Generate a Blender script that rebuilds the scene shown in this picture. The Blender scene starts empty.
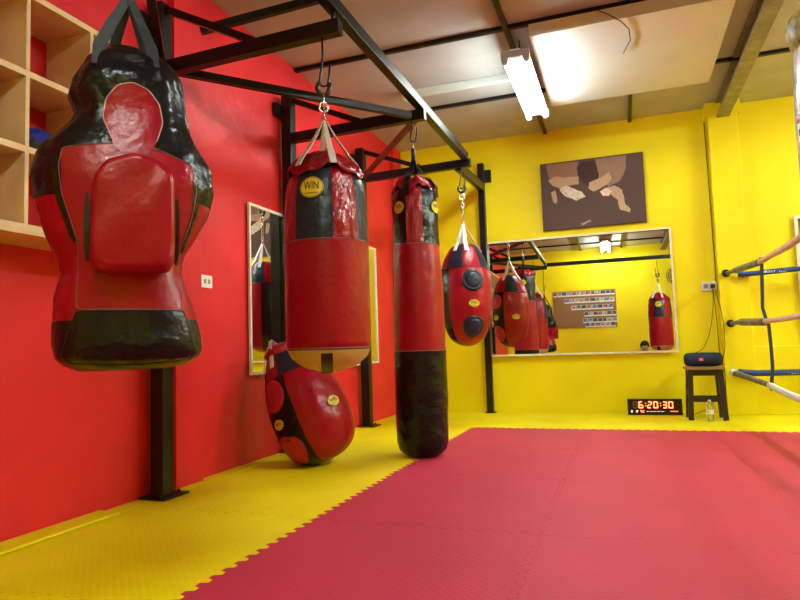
import bpy, bmesh, math, random
from mathutils import Vector, Matrix, noise
random.seed(7)
PI = math.pi
R = math.radians
S = bpy.context.scene
C = S.collection

# ------------------------------------------------------------------ camera
YAW, PIT, ROLL, FPX, CAMZ = 0.34361623, 0.07480867, -0.0318014, 619.33, 0.77
fw = Vector((-math.sin(YAW)*math.cos(PIT), math.cos(YAW)*math.cos(PIT), math.sin(PIT)))
r0 = Vector((math.cos(YAW), math.sin(YAW), 0))
u0 = r0.cross(fw)
rv = r0*math.cos(ROLL) + u0*math.sin(ROLL)
uv = rv.cross(fw)
cam = bpy.data.cameras.new('camera')
cam.sensor_width = 36
cam.lens = FPX/800*36
cam.clip_start = 0.02
camo = bpy.data.objects.new('camera', cam)
C.objects.link(camo)
camo.matrix_world = Matrix(((rv.x, uv.x, -fw.x, 0), (rv.y, uv.y, -fw.y, 0), (rv.z, uv.z, -fw.z, CAMZ), (0, 0, 0, 1)))
S.camera = camo
# ------------------------------------------------------------------ world and exposure
w = bpy.data.worlds.new('world')
S.world = w
w.use_nodes = True
w.node_tree.nodes['Background'].inputs[0].default_value = (0.9, 0.95, 1, 1)
w.node_tree.nodes['Background'].inputs[1].default_value = 0.25
S.view_settings.view_transform = 'Standard'
S.view_settings.look = 'None'
S.view_settings.gamma = 1
S.view_settings.use_curve_mapping = False
S.view_settings.exposure = 2.0
TUBE = 48.0          # strength of the fluorescent tubes

# ------------------------------------------------------------------ materials
def srgb(r, g, b):
    f = lambda c: (c/255/12.92) if c <= 10 else ((c/255+0.055)/1.055)**2.4
    return (f(r), f(g), f(b), 1)
MATS = {}
def mat(name, col, rough=0.5, metal=0.0, spec=0.5, coat=0.0, bump=None, bumps=0.2, bscale=(1, 1, 1), var=0.0, vscale=3.0, emit=None, trans=0.0, detail=4, bdist=0.01, bump2=None):
    m = bpy.data.materials.new(name)
    m.use_nodes = True
    nt = m.node_tree
    p = nt.nodes['Principled BSDF']
    p.inputs['Base Color'].default_value = col
    p.inputs['Roughness'].default_value = rough
    p.inputs['Metallic'].default_value = metal
    p.inputs['Specular IOR Level'].default_value = spec
    p.inputs['Coat Weight'].default_value = coat
    p.inputs['Coat Roughness'].default_value = 0.12
    p.inputs['Transmission Weight'].default_value = trans
    tc = nt.nodes.new('ShaderNodeTexCoord')
    if bump:
        mp = nt.nodes.new('ShaderNodeMapping'); mp.inputs['Scale'].default_value = bscale
        nz = nt.nodes.new('ShaderNodeTexNoise'); nz.inputs['Scale'].default_value = bump; nz.inputs['Detail'].default_value = detail
        bp = nt.nodes.new('ShaderNodeBump'); bp.inputs['Strength'].default_value = bumps; bp.inputs['Distance'].default_value = bdist
        nt.links.new(tc.outputs['Object'], mp.inputs[0]); nt.links.new(mp.outputs[0], nz.inputs['Vector'])
        nt.links.new(nz.outputs['Fac'], bp.inputs['Height'])
        last = bp
        if bump2:
            n2 = nt.nodes.new('ShaderNodeTexNoise'); n2.inputs['Scale'].default_value = bump2[0]; n2.inputs['Detail'].default_value = 3
            b2 = nt.nodes.new('ShaderNodeBump'); b2.inputs['Strength'].default_value = bump2[1]; b2.inputs['Distance'].default_value = bump2[2]
            nt.links.new(tc.outputs['Object'], n2.inputs['Vector']); nt.links.new(n2.outputs['Fac'], b2.inputs['Height'])
            nt.links.new(bp.outputs[0], b2.inputs['Normal']); last = b2
        nt.links.new(last.outputs[0], p.inputs['Normal'])
    if var > 0:
        n3 = nt.nodes.new('ShaderNodeTexNoise'); n3.inputs['Scale'].default_value = vscale; n3.inputs['Detail'].default_value = 5
        cr = nt.nodes.new('ShaderNodeValToRGB')
        cr.color_ramp.elements[0].position = 0.3; cr.color_ramp.elements[1].position = 0.7
        cr.color_ramp.elements[0].color = tuple(c*(1-var) for c in col[:3])+(1,)
        cr.color_ramp.elements[1].color = tuple(min(1, c*(1+var)) for c in col[:3])+(1,)
        nt.links.new(tc.outputs['Object'], n3.inputs['Vector'])
        nt.links.new(n3.outputs['Fac'], cr.inputs[0]); nt.links.new(cr.outputs[0], p.inputs['Base Color'])
    if emit:
        p.inputs['Emission Color'].default_value = emit[0]; p.inputs['Emission Strength'].default_value = emit[1]
    MATS[name] = m
    return m
M_red = mat('red_wall_paint', (0.64, 0.018, 0.024, 1), 0.45, spec=0.3, bump=9, bumps=0.25, bdist=0.02, var=0.12, vscale=1.6, bump2=(60, 0.15, 0.004))
M_yel = mat('yellow_wall_paint', (0.83, 0.70, 0.001, 1), 0.5, spec=0.3, bump=5, bumps=0.2, bdist=0.03, var=0.06, vscale=1.2, bump2=(60, 0.12, 0.004))
M_ceil = mat('ceiling_board', (0.44, 0.435, 0.43, 1), 0.7, bump=20, bumps=0.1, var=0.10, vscale=2.5)
M_ceil2 = mat('white_board', (0.66, 0.67, 0.69, 1), 0.5, var=0.04)
M_steel = mat('black_steel', (0.005, 0.0045, 0.0045, 1), 0.35, spec=0.35, bump=40, bumps=0.05)
M_brown = mat('brown_steel', (0.07, 0.015, 0.012, 1), 0.4)
M_galv = mat('galvanised_steel', (0.25, 0.235, 0.22, 1), 0.5, metal=0.2, var=0.25, vscale=12)
M_chrome = mat('chrome', (0.75, 0.75, 0.75, 1), 0.18, metal=1.0)
M_black = mat('black_vinyl', (0.004, 0.004, 0.006, 1), 0.27, spec=0.32, coat=0.0, bump=7, bumps=0.8, bdist=0.03, bump2=(26, 0.25, 0.01))
M_navy = mat('dark_navy_vinyl', (0.010, 0.017, 0.036, 1), 0.33, spec=0.35, bump=7, bumps=0.5, bdist=0.03, bump2=(26, 0.25, 0.01))
M_rv = mat('red_vinyl', (0.30, 0.0015, 0.011, 1), 0.30, spec=0.32, bump=6, bumps=0.5, bdist=0.03, bump2=(22, 0.22, 0.01))
M_rv2 = mat('crumpled_red_vinyl', (0.29, 0.0015, 0.012, 1), 0.25, spec=0.42, bump=6, bumps=0.9, bdist=0.05, bscale=(1.8, 1.8, 0.8), bump2=(14, 0.35, 0.015))
M_rv3 = mat('pale_red_vinyl', (0.40, 0.012, 0.035, 1), 0.36, spec=0.35, bump=6, bumps=0.5, bdist=0.03, bump2=(22, 0.22, 0.01))
M_cream = mat('cream_mesh_cloth', (0.52, 0.43, 0.12, 1), 0.5, bump=160, bumps=0.4, bdist=0.004)  # cream yellowed so the base colour carries the yellow floor's reflection
M_web = mat('white_webbing', (0.62, 0.60, 0.56, 1), 0.6, bump=90, bumps=0.3)
M_bweb = mat('grey_black_webbing', (0.012, 0.015, 0.018, 1), 0.5, bump=60, bumps=0.3)
M_pipe = mat('pale_piping', (0.22, 0.10, 0.10, 1), 0.5)
M_pale = mat('pale_pink_piping', (0.50, 0.30, 0.30, 1), 0.5)
M_dpipe = mat('black_piping', (0.015, 0.015, 0.015, 1), 0.4)
M_badge = mat('yellow_badge', (0.78, 0.62, 0.01, 1), 0.45)
M_ink = mat('black_ink', (0.01, 0.01, 0.01, 1), 0.6)
M_wood = mat('pine_wood', (0.66, 0.46, 0.24, 1), 0.5, bump=20, bscale=(1, 1, 8), bumps=0.1, var=0.14, vscale=6)
M_mirror = mat('mirror_glass', (0.86, 0.88, 0.86, 1), 0.0, metal=1.0)
M_frame = mat('cream_frame', (0.74, 0.70, 0.60, 1), 0.5)
M_white = mat('white_plastic', (0.78, 0.78, 0.76, 1), 0.4)
M_dark = mat('black_plastic', (0.012, 0.012, 0.012, 1), 0.4)
M_stool = mat('dark_stained_wood', (0.022, 0.014, 0.010, 1), 0.45, var=0.3, vscale=10)
M_tan = mat('worn_wood_edge', (0.30, 0.19, 0.08, 1), 0.5)
M_blue = mat('navy_speaker_cloth', (0.008, 0.018, 0.055, 1), 0.7, bump=220, bumps=0.3)
M_rope = mat('blue_rope_cover', (0.010, 0.035, 0.20, 1), 0.4, bump=25, bumps=0.3)
M_pink = mat('worn_pale_rope_cover', (0.62, 0.42, 0.34, 1), 0.5, bump=25, bumps=0.4, var=0.2, vscale=14)
M_wrope = mat('white_rope_cover', (0.72, 0.70, 0.70, 1), 0.45, bump=25, bumps=0.4, var=0.08, vscale=14)
M_wrap = mat('taped_rope_end', (0.17, 0.15, 0.10, 1), 0.5, bump=40, bumps=0.6, var=0.6, vscale=22)
M_tie = mat('dark_blue_strap', (0.02, 0.035, 0.07, 1), 0.5)
M_bundle = mat('blue_black_cloth', (0.012, 0.012, 0.22, 1), 0.8, bump=30, bumps=0.6)
M_dcloth = mat('black_cloth', (0.015, 0.015, 0.02, 1), 0.85)
M_tube = mat('fluorescent_tube', (1, 1, 1, 1), 0.5, emit=((0.88, 1.0, 0.94, 1), TUBE))
M_led = mat('led_red', (0.2, 0.01, 0, 1), 0.5, emit=((1.0, 0.13, 0.03, 1), 1.8))
M_ledw = mat('led_pale', (0.3, 0.3, 0.3, 1), 0.5, emit=((1.0, 0.72, 0.62, 1), 0.5))
M_ledoff = mat('led_unlit', (0.12, 0.07, 0.07, 1), 0.5)
M_lcd = mat('clock_face', (0.03, 0.008, 0.01, 1), 0.25)
M_bottle = mat('bottle_plastic', (0.9, 0.95, 0.95, 1), 0.08, trans=0.85)
M_label = mat('bottle_label', (0.75, 0.75, 0.75, 1), 0.5, var=0.2, vscale=60)
M_skin = mat('skin', (0.48, 0.26, 0.17, 1), 0.5)
M_hair = mat('dark_hair', (0.012, 0.008, 0.006, 1), 0.6)
M_plastic = mat('crinkled_plastic_wrap', (0.62, 0.60, 0.66, 1), 0.15, coat=0.8, bump=7, bscale=(1, 1, 1), bumps=1.0, bdist=0.06, bump2=(22, 0.7, 0.02))
M_camo = mat('yellow_black_pattern', (0.30, 0.26, 0.05, 1), 0.5, var=0.95, vscale=22)
M_cork = mat('brown_cork', (0.26, 0.13, 0.045, 1), 0.8, bump=60, bumps=0.2)
M_photo = []
for i, c in enumerate([(0.06, 0.07, 0.09), (0.30, 0.12, 0.10), (0.12, 0.18, 0.30), (0.35, 0.30, 0.25)]):
    M_photo.append(mat('photo_print_%s' % ('slate', 'red', 'blue', 'tan')[i], c+(1,), 0.4, var=0.9, vscale=26))
# exercise mats: fine raised ridges
def mat_foam(name, col):
    m = mat(name, col, 0.55, spec=0.3)
    nt = m.node_tree; p = nt.nodes['Principled BSDF']
    tc = nt.nodes.new('ShaderNodeTexCoord')
    w1 = nt.nodes.new('ShaderNodeTexWave'); w1.inputs['Scale'].default_value = 18; w1.bands_direction = 'DIAGONAL'
    mp = nt.nodes.new('ShaderNodeMapping'); mp.inputs['Rotation'].default_value = (0, 0, R(90))
    w2 = nt.nodes.new('ShaderNodeTexWave'); w2.inputs['Scale'].default_value = 18; w2.bands_direction = 'DIAGONAL'
    mx = nt.nodes.new('ShaderNodeMath'); mx.operation = 'MULTIPLY'
    bp = nt.nodes.new('ShaderNodeBump'); bp.inputs['Strength'].default_value = 0.35; bp.inputs['Distance'].default_value = 0.002
    nz = nt.nodes.new('ShaderNodeTexNoise'); nz.inputs['Scale'].default_value = 2.2; nz.inputs['Detail'].default_value = 5
    cr = nt.nodes.new('ShaderNodeValToRGB'); cr.color_ramp.elements[0].position = 0.3; cr.color_ramp.elements[1].position = 0.7
    cr.color_ramp.elements[0].color = tuple(c*0.92 for c in col[:3])+(1,); cr.color_ramp.elements[1].color = tuple(min(1, c*1.08) for c in col[:3])+(1,)
    L = nt.links.new
    L(tc.outputs['Object'], w1.inputs[0]); L(tc.outputs['Object'], mp.inputs[0]); L(mp.outputs[0], w2.inputs[0])
    L(w1.outputs['Fac'], mx.inputs[0]); L(w2.outputs['Fac'], mx.inputs[1]); L(mx.outputs[0], bp.inputs['Height'])
    L(bp.outputs[0], p.inputs['Normal']); L(tc.outputs['Object'], nz.inputs['Vector']); L(nz.outputs['Fac'], cr.inputs[0]); L(cr.outputs[0], p.inputs['Base Color'])
    return m
M_fred = mat_foam('red_foam', (0.47, 0.024, 0.066, 1))
M_fyel = mat_foam('yellow_foam', (0.80, 0.68, 0.001, 1))

# ------------------------------------------------------------------ helpers
def obj(name, bm, mats, parent=None, smooth=False, bevel=0.0, loc=None):
    me = bpy.data.meshes.new(name)
    bmesh.ops.recalc_face_normals(bm, faces=bm.faces)
    bm.to_mesh(me); bm.free()
    if not isinstance(mats, (list, tuple)): mats = [mats]
    for m in mats: me.materials.append(m)
    if smooth:
        me.polygons.foreach_set('use_smooth', [True]*len(me.polygons))
    o = bpy.data.objects.new(name, me); C.objects.link(o)
    if parent is not None: o.parent = parent
    if loc is not None: o.location = loc
    if bevel > 0:
        b = o.modifiers.new('bevel', 'BEVEL'); b.width = bevel; b.segments = 2; b.limit_method = 'ANGLE'
    return o
def thing(name, label, cat, loc=(0, 0, 0), rz=0, group=None):
    o = bpy.data.objects.new(name, None); C.objects.link(o)
    o.location = loc; o.rotation_euler = (0, 0, rz); o['label'] = label; o['category'] = cat
    if group: o['group'] = group
    return o
def tag(o, label, cat, group=None):
    o['label'] = label; o['category'] = cat
    if group: o['group'] = group
    return o
def struct(name, bm, m, bevel=0):
    o = obj(name, bm, m, bevel=bevel); o['kind'] = 'structure'; return o
def bx(bm, lo, hi, mi=0):
    x0, y0, z0 = lo; x1, y1, z1 = hi
    v = [bm.verts.new(p) for p in ((x0,y0,z0),(x1,y0,z0),(x1,y1,z0),(x0,y1,z0),(x0,y0,z1),(x1,y0,z1),(x1,y1,z1),(x0,y1,z1))]
    for f in ((0,3,2,1),(4,5,6,7),(0,1,5,4),(1,2,6,5),(2,3,7,6),(3,0,4,7)):
        bm.faces.new([v[i] for i in f]).material_index = mi
    return bm
def box(lo, hi): return bx(bmesh.new(), lo, hi)
def bar(bm, a, b, wd, ht, up=(0, 0, 1)):
    """rectangular bar from a to b, width wd across, height ht along up"""
    a = Vector(a); b = Vector(b); d = (b-a).normalized(); up = Vector(up)
    s = d.cross(up)
    if s.length < 1e-4: s = d.cross(Vector((1, 0, 0)))
    s.normalize(); t = s.cross(d).normalized()
    vs = []
    for p in (a, b):
        for i, j in ((-1,-1),(1,-1),(1,1),(-1,1)):
            vs.append(bm.verts.new(p+s*(i*wd/2)+t*(j*ht/2)))
    for f in ((0,1,2,3),(7,6,5,4),(0,4,5,1),(1,5,6,2),(2,6,7,3),(3,7,4,0)):
        bm.faces.new([vs[i] for i in f])
    return bm
def tube(bm, pts, r, seg=8, closed=False, mi=0, flat=1.0):
    pts = [Vector(p) for p in pts]; n = len(pts)
    rr = r if isinstance(r, (list, tuple)) else [r]*n
    rings = []; pn = None
    for i, p in enumerate(pts):
        if closed: d = pts[(i+1) % n]-pts[i-1]
        else: d = pts[min(i+1, n-1)]-pts[max(i-1, 0)]
        d.normalize()
        if pn is None:
            pn = d.cross(Vector((0, 0, 1)))
            if pn.length < 0.1: pn = d.cross(Vector((0, 1, 0)))
            pn.normalize()
        pn = (pn-d*pn.dot(d)).normalized(); q = d.cross(pn)
        rings.append([bm.verts.new(p+pn*(math.cos(2*PI*k/seg)*rr[i])+q*(math.sin(2*PI*k/seg)*rr[i]*flat)) for k in range(seg)])
    m = n if closed else n-1
    for i in range(m):
        A = rings[i]; B = rings[(i+1) % n]
        for k in range(seg):
            f = bm.faces.new((A[k], A[(k+1) % seg], B[(k+1) % seg], B[k])); f.material_index = mi; f.smooth = True
    if not closed:
        bm.faces.new(rings[0][::-1]).material_index = mi; bm.faces.new(rings[-1]).material_index = mi
    return bm
def strap(bm, pts, wd, th, side):
    """flat webbing through pts, width along side"""
    side = Vector(side).normalized(); pts = [Vector(p) for p in pts]; rings = []
    for i, p in enumerate(pts):
        d = (pts[min(i+1, len(pts)-1)]-pts[max(i-1, 0)]).normalized()
        s = (side-d*side.dot(d)).normalized(); t = d.cross(s)
        ww = wd[i] if isinstance(wd, (list, tuple)) else wd
        rings.append([bm.verts.new(p+s*(i_*ww/2)+t*(j*th/2)) for i_, j in ((-1,-1),(1,-1),(1,1),(-1,1))])
    for i in range(len(rings)-1):
        for k in range(4):
            bm.faces.new((rings[i][k], rings[i][(k+1) % 4], rings[i+1][(k+1) % 4], rings[i+1][k]))
    bm.faces.new(rings[0][::-1]); bm.faces.new(rings[-1])
    return bm
def lathe(bm, prof, seg=48, mi=lambda th, z: 0, capt=True, capb=True, wob=None):
    rings = []
    for z, r in prof:
        ring = []
        for k in range(seg):
            th = 2*PI*k/seg
            q = r*(1+(wob(th, z) if wob else 0))
            ring.append(bm.verts.new((q*math.sin(th), -q*math.cos(th), z)))
        rings.append(ring)
    for i in range(len(rings)-1):
        zc = (prof[i][0]+prof[i+1][0])/2
        for k in range(seg):
            f = bm.faces.new((rings[i][k], rings[i][(k+1) % seg], rings[i+1][(k+1) % seg], rings[i+1][k]))
            f.material_index = mi(math.degrees(2*PI*(k+.5)/seg), zc); f.smooth = True
    if capb: f = bm.faces.new(rings[0][::-1]); f.material_index = mi(0, prof[0][0])
    if capt: f = bm.faces.new(rings[-1]); f.material_index = mi(0, prof[-1][0])
    return bm
def prof_fn(prof):
    def f(z):
        for (z0, a), (z1, b) in zip(prof, prof[1:]):
            if z0 <= z <= z1: return a+(b-a)*(z-z0)/max(1e-9, z1-z0)
        return prof[0][1] if z < prof[0][0] else prof[-1][1]
    return f
def smooth_prof(prof, n=40):
    """catmull-rom through (z, r) control points"""
    out = []; P = [prof[0]]+list(prof)+[prof[-1]]
    per = max(2, n//(len(prof)-1))
    for i in range(1, len(P)-2):
        for k in range(per):
            t = k/per; c = []
            for a in (0, 1):
                p0, p1, p2, p3 = P[i-1][a], P[i][a], P[i+1][a], P[i+2][a]
                c.append(0.5*((2*p1)+(-p0+p2)*t+(2*p0-5*p1+4*p2-p3)*t*t+(-p0+3*p1-3*p2+p3)*t**3))
            out.append((c[0], max(0.001, c[1])))
    out.append(prof[-1]); return out
def text_bm(txt, size, extrude=0.0):
    cu = bpy.data.curves.new('txt', 'FONT'); cu.body = txt; cu.size = size; cu.align_x = 'CENTER'; cu.align_y = 'CENTER'
    cu.offset = size*0.012; cu.resolution_u = 3
    to = bpy.data.objects.new('txt', cu); C.objects.link(to)
    dg = bpy.context.evaluated_depsgraph_get(); me = bpy.data.meshes.new_from_object(to.evaluated_get(dg))
    bm = bmesh.new(); bm.from_mesh(me)
    bpy.data.objects.remove(to); bpy.data.meshes.remove(me)
    return bm
def badge(parent, mapper, wd, ht, off=0.003):
    """oval WIN badge laid on a curved surface; mapper(u, v, offset) -> point"""
    for nm, k, m, o in (('badge', 1.0, M_badge, off), ):
        bm = bmesh.new(); N = 28; c = bm.verts.new(mapper(0, 0, o)); prev = [c]*N
        for rr in (0.35, 0.7, 1.0):
            cur = [bm.verts.new(mapper(rr*wd/2*math.cos(2*PI*i/N), rr*ht/2*math.sin(2*PI*i/N), o)) for i in range(N)]
            for i in range(N):
                j = (i+1) % N
                if rr == 0.35: bm.faces.new((c, cur[i], cur[j]))
                else: bm.faces.new((prev[i], cur[i], cur[j], prev[j]))
            prev = cur
        base = obj(nm, bm, m, parent, smooth=True)
    base['label'] = 'yellow oval badge with black WIN lettering'
    rim = tube(bmesh.new(), [mapper(wd/2*0.93*math.cos(2*PI*i/N), ht/2*0.93*math.sin(2*PI*i/N), o+0.0008) for i in range(N)], 0.0012, 5, True)
    obj('badge_outline', rim, M_ink, base)
    t = text_bm('WIN', ht*0.52)
    ww = max(v.co.x for v in t.verts)-min(v.co.x for v in t.verts)
    k = wd*0.62/ww
    for v in t.verts: v.co = mapper(v.co.x*k, v.co.y+ht*0.06, o+0.0015)
    b2 = text_bm('SPORTS', ht*0.13)
    ww = max(v.co.x for v in b2.verts)-min(v.co.x for v in b2.verts)
    # small illegible line below the name: a fine dashed rule
    b2.free()
    for i in range(7):
        x0 = (-0.27+i*0.078)*wd
        vs = [t.verts.new(mapper(x, y, o+0.0015)) for x, y in ((x0, -ht*0.30), (x0+wd*0.055, -ht*0.30), (x0+wd*0.055, -ht*0.25), (x0, -ht*0.25))]
        t.faces.new(vs)
    obj('lettering', t, M_ink, base)
    return base
def link_chain(bm, top, bot, n, r=0.009, wr=0.0032):
    top = Vector(top); bot = Vector(bot); L = (top-bot).length/n; d = (bot-top).normalized()
    for i in range(n):
        c = top+d*(L*(i+.5)); ax = Vector((1, 0, 0)) if i % 2 else Vector((0, 1, 0))
        pts = []
        for k in range(14):
            a = 2*PI*k/14
            pts.append(c+ax*(math.cos(a)*r)+d*(math.sin(a)*L*0.62))
        tube(bm, pts, wr, 6, True)
def hook_pts(z_top, z_bot, rad=0.022):
    pts = [(0, 0, z_top), (0, 0, z_top-(z_top-z_bot)*0.4), (-0.006, 0, z_bot+0.10), (-0.016, 0, z_bot+0.05)]
    for k in range(7):
        a = PI+PI*k/6*1.0
        pts.append((rad*math.cos(a)+0.004, 0, z_bot+0.022+math.sin(a)*rad))
    pts += [(0.032, 0, z_bot+0.06), (0.036, 0, z_bot+0.12)]
    return pts
def copy_tree(o, parent=None):
    c = o.copy(); C.objects.link(c)
    if parent: c.parent = parent
    for ch in [x for x in C.objects if x.parent == o]: copy_tree(ch, c)
    return c
def toward_cam(x, y): return math.atan2(-y, -x)   # heading of the camera's side of the room

# ------------------------------------------------------------------ setting
XW, YB, YR, XR, ZC = -2.48, 6.98, -1.0, 4.4, 3.13
struct('floor', box((XW-.15, YR-.15, -.15), (XR+.15, YB+.15, -.022)), mat('concrete', (0.18, 0.17, 0.16, 1), 0.8))
struct('ceiling', box((XW-.15, YR-.15, ZC), (XR+.15, YB+.15, ZC+.12)), M_ceil)
struct('wall_left', box((XW-.15, YR-.15, -.022), (XW, YB+.15, ZC)), M_red)
struct('wall_back', box((XW, YB, -.022), (XR, YB+.15, ZC)), M_yel)
struct('wall_right', box((XR, YR-.15, -.022), (XR+.15, YB+.15, ZC)), M_yel)
struct('wall_front', box((XW, YR-.15, -.022), (XR, YR, ZC)), M_yel)
# shallow pilasters in the painted walls
struct('trim_1', box((XW, 2.93, -.0), (XW+.05, 3.17, ZC)), M_red, 0.004)
struct('trim_2', box((XW, 6.72, -.0), (XW+.05, YB, ZC)), M_red, 0.004)
struct('trim_3', box((0.925, YB-.13, 0.0), (1.19, YB, 3.0)), M_yel, 0.004)
struct('trim_4', box((0.90, YB-.15, 2.99), (1.22, YB, ZC)), M_yel, 0.004)
# low ledge on the right of the back wall
struct('trim_5', box((1.19, YB-.05, -.0), (XR, YB, 0.66)), M_yel, 0.006)
n = 6
for y in (-0.2, 0.7, 1.95, 3.2, 4.49, 5.78):
    struct('trim_%d' % n, box((XW, y-.018, ZC-.03), (XR, y+.018, ZC)), M_steel); n += 1
for x in (-.70, .19, 2.2, 3.3):
    struct('trim_%d' % n, box((x-.018, YR, ZC-.035), (x+.018, YB, ZC)), M_steel); n += 1

# ------------------------------------------------------------------ steel beam, hung board, conduit, lamps
bm = bmesh.new()
bx(bm, (1.00, -.9, 2.965), (1.12, 6.83, 2.978)); bx(bm, (1.052, -.9, 2.978), (1.064, 6.83, 3.115)); bx(bm, (1.00, -.9, 3.115), (1.12, 6.83, 3.13))
tag(obj('ceiling_beam', bm, M_galv), 'grey steel roof beam running to the yellow pilaster', 'beam')
b = tag(obj('ceiling_panel', box((-.53, 4.46, 3.00), (.83, 5.92, 3.094)), M_ceil2, bevel=0.003), 'large white board hung flat under the ceiling beside the lit tubes', 'panel')
bm = tube(bmesh.new(), [(-.05, 4.45, 3.09), (.02, 4.40, 3.02), (.10, 4.47, 2.99), (.16, 4.62, 2.992), (.17, 4.8, 2.99), (.12, 5.0, 2.988)], 0.004, 6)
tag(obj('loose_wire', bm, M_steel), 'thin loose black wire curling over the hung white board', 'wire')
bm = box((-1.76, 5.30, 3.075), (-.74, 5.36, 3.13)); bx(bm, (-1.80, 5.28, 3.06), (-1.74, 5.38, 3.12))
tag(obj('cable_conduit', bm, mat('pale_conduit', (0.62, 0.70, 0.66, 1), 0.4)), 'pale straight conduit on the ceiling left of the lit tubes', 'conduit')
def tube_mat(k):
    if k == 1.0: return M_tube
    return mat('scaled_fluorescent_tube', (1, 1, 1, 1), 0.5, emit=((0.88, 1.0, 0.94, 1), TUBE*k))  # same kind of tube, emission scaled per lamp to balance the room light
def lamp(x, y0, y1, z, label, k=1.0, single=False):
    t = thing('fluorescent_lamp', label, 'ceiling lamp', (x, (y0+y1)/2, z), 0)
    L = (y1-y0)/2
    bm = bmesh.new(); bx(bm, (-.100, -L, -.011), (.100, L, .0)); bx(bm, (-.035, -L, .0), (.035, L, .05))
    obj('housing', bm, M_white, t, bevel=0.004)
    for s in ((0,) if single else (-1, 1)):
        bm = tube(bmesh.new(), [(s*.078, -L+.03, -.03), (s*.078, L-.03, -.03)], 0.017, 14)
        obj('tube', bm, tube_mat(k), t)['label'] = 'lit white tube'
    for e in (-1, 1):
        bm = bmesh.new(); bx(bm, (-.105, e*L-.018, -.02), (.105, e*L+.018, .03))
        for s in (-1, 1): tube(bm, [(s*.078, e*L-.022, -.035), (s*.078, e*L+.022, -.035)], .026, 12)
        obj('end_bracket', bm, mat('lamp_bracket', (0.33, 0.24, 0.22, 1), 0.5) if 'lamp_bracket' not in MATS else MATS['lamp_bracket'], t)
    for e in (-.6, .6):
        obj('hanger_rod', tube(bmesh.new(), [(0, e*L, .05), (0, e*L, ZC-z)], .005, 6), M_steel, t)
    return t
lamp(-.64, 4.50, 5.76, 2.90, 'lit twin-tube lamp beside the hung white board', 0.65)
lamp(-.15, -.75, .50, 3.03, 'lit twin-tube lamp seen only in the back mirror', 0.55)
lamp(1.66, 2.15, 3.40, 2.98, 'lit single-tube lamp over the roped ring, outside the frame on the right', 2.2, single=True)
lamp(3.2, 4.6, 5.85, 2.98, 'added twin-tube fill lamp at the far side of the roped ring, outside the frame', 1.3)  # unseen lamp, added to brighten the ring side of the room

# ------------------------------------------------------------------ jigsaw floor mats
PER, AMP = 0.0722, 0.0135
def seam(t):
    ph = (t/PER) % 1.0
    a = abs(ph-0.5)*4-1          # triangle -1..1
    return max(-1, min(1, a*3.2))*AMP
def seam_samples(t0, t1):
    ts = {t0, t1}; k = math.floor(t0/PER)-1
    while k*PER < t1+PER:
        for f in (0.5-(1+1/3.2)/4, 0.5-(1-1/3.2)/4, 0.5+(1-1/3.2)/4, 0.5+(1+1/3.2)/4):
            q = (k+f)*PER
            if t0+.012 < q < t1-.012: ts.add(q)
        k += 1
    return sorted(ts)
def foam(name, x0, x1, y0, y1, m, label, group, teeth=(1, 1, 1, 1), ztop=0.0, g=0.0012):
    P = []
    ts = seam_samples(x0, x1)
    def off(t, a, b, on): return 0 if (not on or t in (a, b)) else seam(t)
    for t in ts[:-1]: P.append((t+(g if t == x0 else 0), y0+g+off(t, x0, x1, teeth[0])))
    tv = seam_samples(y0, y1)
    for t in tv[:-1]: P.append((x1-g+off(t, y0, y1, teeth[1]), t+(g if t == y0 else 0)))
    for t in ts[::-1][:-1]: P.append((t-(g if t == x1 else 0), y1-g+off(t, x0, x1, teeth[2])))
    for t in tv[::-1][:-1]: P.append((x0+g+off(t, y0, y1, teeth[3]), t-(g if t == y1 else 0)))
    bm = bmesh.new()
    cx, cy = (x0+x1)/2, (y0+y1)/2
    top = [bm.verts.new((x-cx, y-cy, ztop)) for x, y in P]; bot = [bm.verts.new((x-cx, y-cy, -.0215)) for x, y in P]
    bm.faces.new(top); bm.faces.new(bot[::-1])
    for i in range(len(P)):
        j = (i+1) % len(P); bm.faces.new((top[j], top[i], bot[i], bot[j]))
    return tag(obj(name, bm, m, loc=(cx, cy, 0)), label, 'floor mat', group)
XS = [-2.37, -1.37, -.36, .65, 1.66, 2.67, 3.68, 4.39]
YS = [YR+.01]+[5.69-1.035*k for k in range(6, -1, -1)]+[6.70]
ordn = ['nearest', 'second', 'third', 'fourth', 'fifth', 'sixth', 'seventh', 'eighth', 'ninth']
NX, NY = len(XS)-1, len(YS)-1
rn = ['row behind the camera', 'row behind the lower frame edge', 'row at the photo\'s bottom edge', 'row in the foreground', 'row beside the leaning bag', 'row with the slim floor-length bag', 'farthest red row', 'row along the yellow back wall']
for i in range(NX):
    for j in range(NY):
        yel = (i == 0 or j == NY-1)
        te = (1 if j > 0 else 0, 1 if i < NX-1 else 0, 1 if j < NY-1 else 0, 1 if i > 0 else 0)
        col = 'yellow' if yel else 'red'
        place = ('%s column from the red wall' % ordn[i])
        foam('foam_mat', XS[i], XS[i+1], YS[j], YS[j+1], M_fyel if yel else M_fred,
             '%s foam mat, %s, %s' % (col, place, 'row %s' % rn[j][4:] if rn[j].startswith('row ') else rn[j]), 'jigsaw foam floor mats', te)
tag(obj('mat_border_strip', box((XW+.001, YR, -.0215), (-2.371, YB-.28, .002)), M_fyel, bevel=.002), 'narrow yellow foam strip along the foot of the red wall', 'floor mat')
tag(obj('mat_border_strip', box((XW+.001, 6.701, -.0215), (XR-.01, YB-.001, -.001)), M_fyel, bevel=.002), 'narrow yellow foam strip along the foot of the back wall', 'floor mat')
tag(obj('mat_border_strip', box((XW+.01, 1.46, .003), (-2.40+.06, 2.42, .016)), M_fyel, bevel=.003), 'raised yellow foam offcut lying against the red wall at lower left', 'floor mat')

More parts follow.
